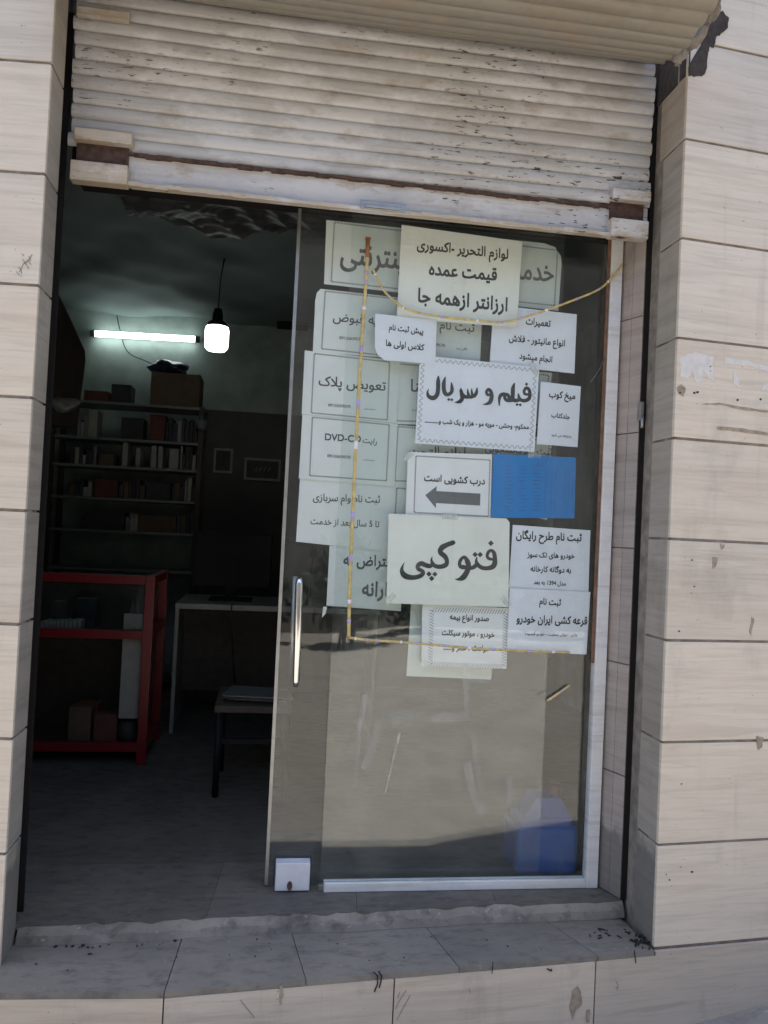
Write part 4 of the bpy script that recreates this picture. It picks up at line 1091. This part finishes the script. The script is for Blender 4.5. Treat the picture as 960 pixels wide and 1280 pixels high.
# desk
dz = ony(230, 757, 2.15).z
dk = thing('desk', (-1.2, 2.4, SZ), 'white topped desk with a white edge leg', 'desk')
b = MB(); b.box(-1.66, -.55, 2.15, 2.72, dz-.018, dz+.012, None, .003); b.build('desktop', M['white_board'], dk)
for x in (-1.648, -.57): b = MB(); b.box(x-.010, x+.010, 2.16, 2.70, .046, dz-.0185, None, .002); b.build('side_panel', M['white_board'], dk)
b = MB(); b.box(-1.637, -.581, 2.45, 2.465, .22, dz-.02); b.build('modesty_panel', M['wood_dark'], dk)
# monitor with its back to the door, and computer case
mn = thing('monitor', (-1.40, 2.42, dz+.013), 'black computer monitor on the white topped desk', 'monitor')
b = MB(); b.box(-1.60, -1.16, 2.40, 2.435, dz+.085, dz+.40, None, .008); b.build('display', M['black_plastic'], mn)
b = MB(); b.box(-1.585, -1.175, 2.4365, 2.4385, dz+.10, dz+.385); b.build('screen', M['screen'], mn)
b = MB(); b.box(-1.41, -1.35, 2.385, 2.3995, dz+.014, dz+.25); b.box(-1.50, -1.26, 2.33, 2.50, dz+.013, dz+.026, None, .004); b.build('stand', M['black_plastic'], mn)
b = MB(); b.box(-1.10, -.93, 2.25, 2.62, dz+.013, dz+.38, None, .006); b.box(-1.09, -.94, 2.243, 2.2495, dz+.02, dz+.37, None, .003); tag(b.build('computer_case', M['black_plastic']), 'black computer case standing on the desk beside the monitor', 'computer')
P = catmull([Vector(p) for p in ((-1.36, 2.14, dz+.02), (-1.36, 2.135, dz-.05), (-1.34, 2.2, dz-.3), (-1.31, 2.3, .2))]); b = MB(); b.tube(P, .004, 6); tag(b.build('desk_cable', M['wire']), 'black cable hanging over the front edge of the desk', 'cable')
# stool with papers
sa = ony(268, 882, 1.15); sb_ = ony(372, 876, 1.15)
st_ = thing('low_table', ((sa.x+sb_.x)/2, 1.32, SZ), 'dark low table with a shiny paper stack, in front of the desk', 'table')
zs_ = sa.z
b = MB(); b.box(sa.x, sb_.x-.02, 1.15, 1.55, zs_-.03, zs_, None, .004); b.build('tabletop', M['wood_dark'], st_)
for x in (sa.x+.02, sb_.x-.04):
    for y in (1.17, 1.52): b = MB(); b.tube([(x, y, .046), (x, y, zs_-.031)], .014, 8); b.build('leg', M['black_plastic'], st_)
b = MB(); b.box(sa.x+.034, sb_.x-.054, 1.162, 1.178, zs_-.16, zs_-.14); b.build('rail', M['black_plastic'], st_)
random.seed(8); b = MB()
for k in range(6):
    mt = Matrix.Translation(((sa.x+sb_.x)/2+jit(.02), 1.34+jit(.02), zs_+.001+.004*k)) @ Matrix.Rotation(jit(.25), 4, 'Z'); b.box(-.12, .13, -.10, .10, 0, .003, mt)
tag(b.build('paper_stack', M['cloth_pale']), 'stack of shiny papers on the dark low table', 'papers')
# blue jerrycan behind the glass
jc0, jc1 = ony(645, 1100, .38), ony(722, 1100, .38)
jc = thing('jerrycan', ((jc0.x+jc1.x)/2, .46, SZ), 'blue plastic jerrycan standing inside behind the glass', 'jerrycan')
jt, jm = ony(690, 1036, .38).z, ony(690, 1003, .38).z
b = MB(); b.box(jc0.x, jc1.x, .38, .55, SZ+.002, jt, None, .016); b.build('body', M['blue_plastic'], jc)
b = MB(); b.box(jc0.x+.012, jc1.x-.012, .395, .535, jt-.01, jt+.028, None, .012); b.prism([(jc0.x+.03, .41, jt+.027), (jc1.x-.02, .41, jt+.027), (jc1.x-.055, .42, jm), (jc0.x+.075, .42, jm)], (0, .10, 0)); b.build('shoulder', M['blue_pale'], jc)
q = ony(693, 997, .46); b = MB(); b.lathe([(.022, jm-.002), (.024, jm+.012), (.024, jm+.035), (.02, jm+.04)], (q.x, .465, 0), 16); b.build('cap', M['red_plastic'], jc)

# ------------------------------------------------------------------ across the street (mirrored in the glass)
ow = thing('street_wall', (0, -8.6, -.4), 'tall shaded wall across the street mirrored in the glass', 'wall')
b = MB()
for i in range(-6, 7): b.box(i*3.0-1.49, i*3.0+1.49, -9.0, -8.7+.05*(i % 2), -.6, 5.6+.6*((i*7) % 3))
b.build('wall_bays', M['far_wall'], ow)

random.seed(41)
def added_shrub(x, y, w, h):  # unseen bushes added to soften the hard edge in the reflection
    t = thing('added_shrub', (x, y, gz(x)-.1), 'dark bush added at the foot of the street wall to break up the mirrored edge', 'added_shrub', 'shrubs added across the street')
    b = MB()
    for i in range(5): b.tube([(x+jit(.1), y+jit(.1), gz(x)-.15), (x+jit(w*.4), y+jit(.2), h*.6)], [.02, .008], 5)
    b.build('stems', M['bark'], t)
    b = MB()
    for i in range(520):
        th, ph_ = random.uniform(0, 6.283), math.acos(random.uniform(-1, 1)); rr = random.uniform(.45, 1)
        c = Vector((x+w*rr*math.sin(ph_)*math.cos(th)*(.8+.3*math.sin(3*th)), y+.45*rr*math.sin(ph_)*math.sin(th), h*.5-.15+h*.5*rr*math.cos(ph_)))
        a = Vector((jit(1), jit(1), jit(1))).normalized()*.09; e = a.cross(Vector((jit(1), jit(1), jit(1)))).normalized()*.06
        b.face([c-a, c+e, c+a, c-e])
    b.build('foliage', M['leaf'], t)
for x, y, w, h in ((-3.4, -7.9, .9, 1.1), (-1.6, -7.6, 1.0, .8), (-.2, -7.2, .7, 1.3), (1.0, -8.0, 1.1, .9), (2.6, -7.7, .9, 1.5), (4.3, -7.9, 1.2, 1.0), (6.2, -7.8, 1.1, 1.4)): added_shrub(x, y, w, h)
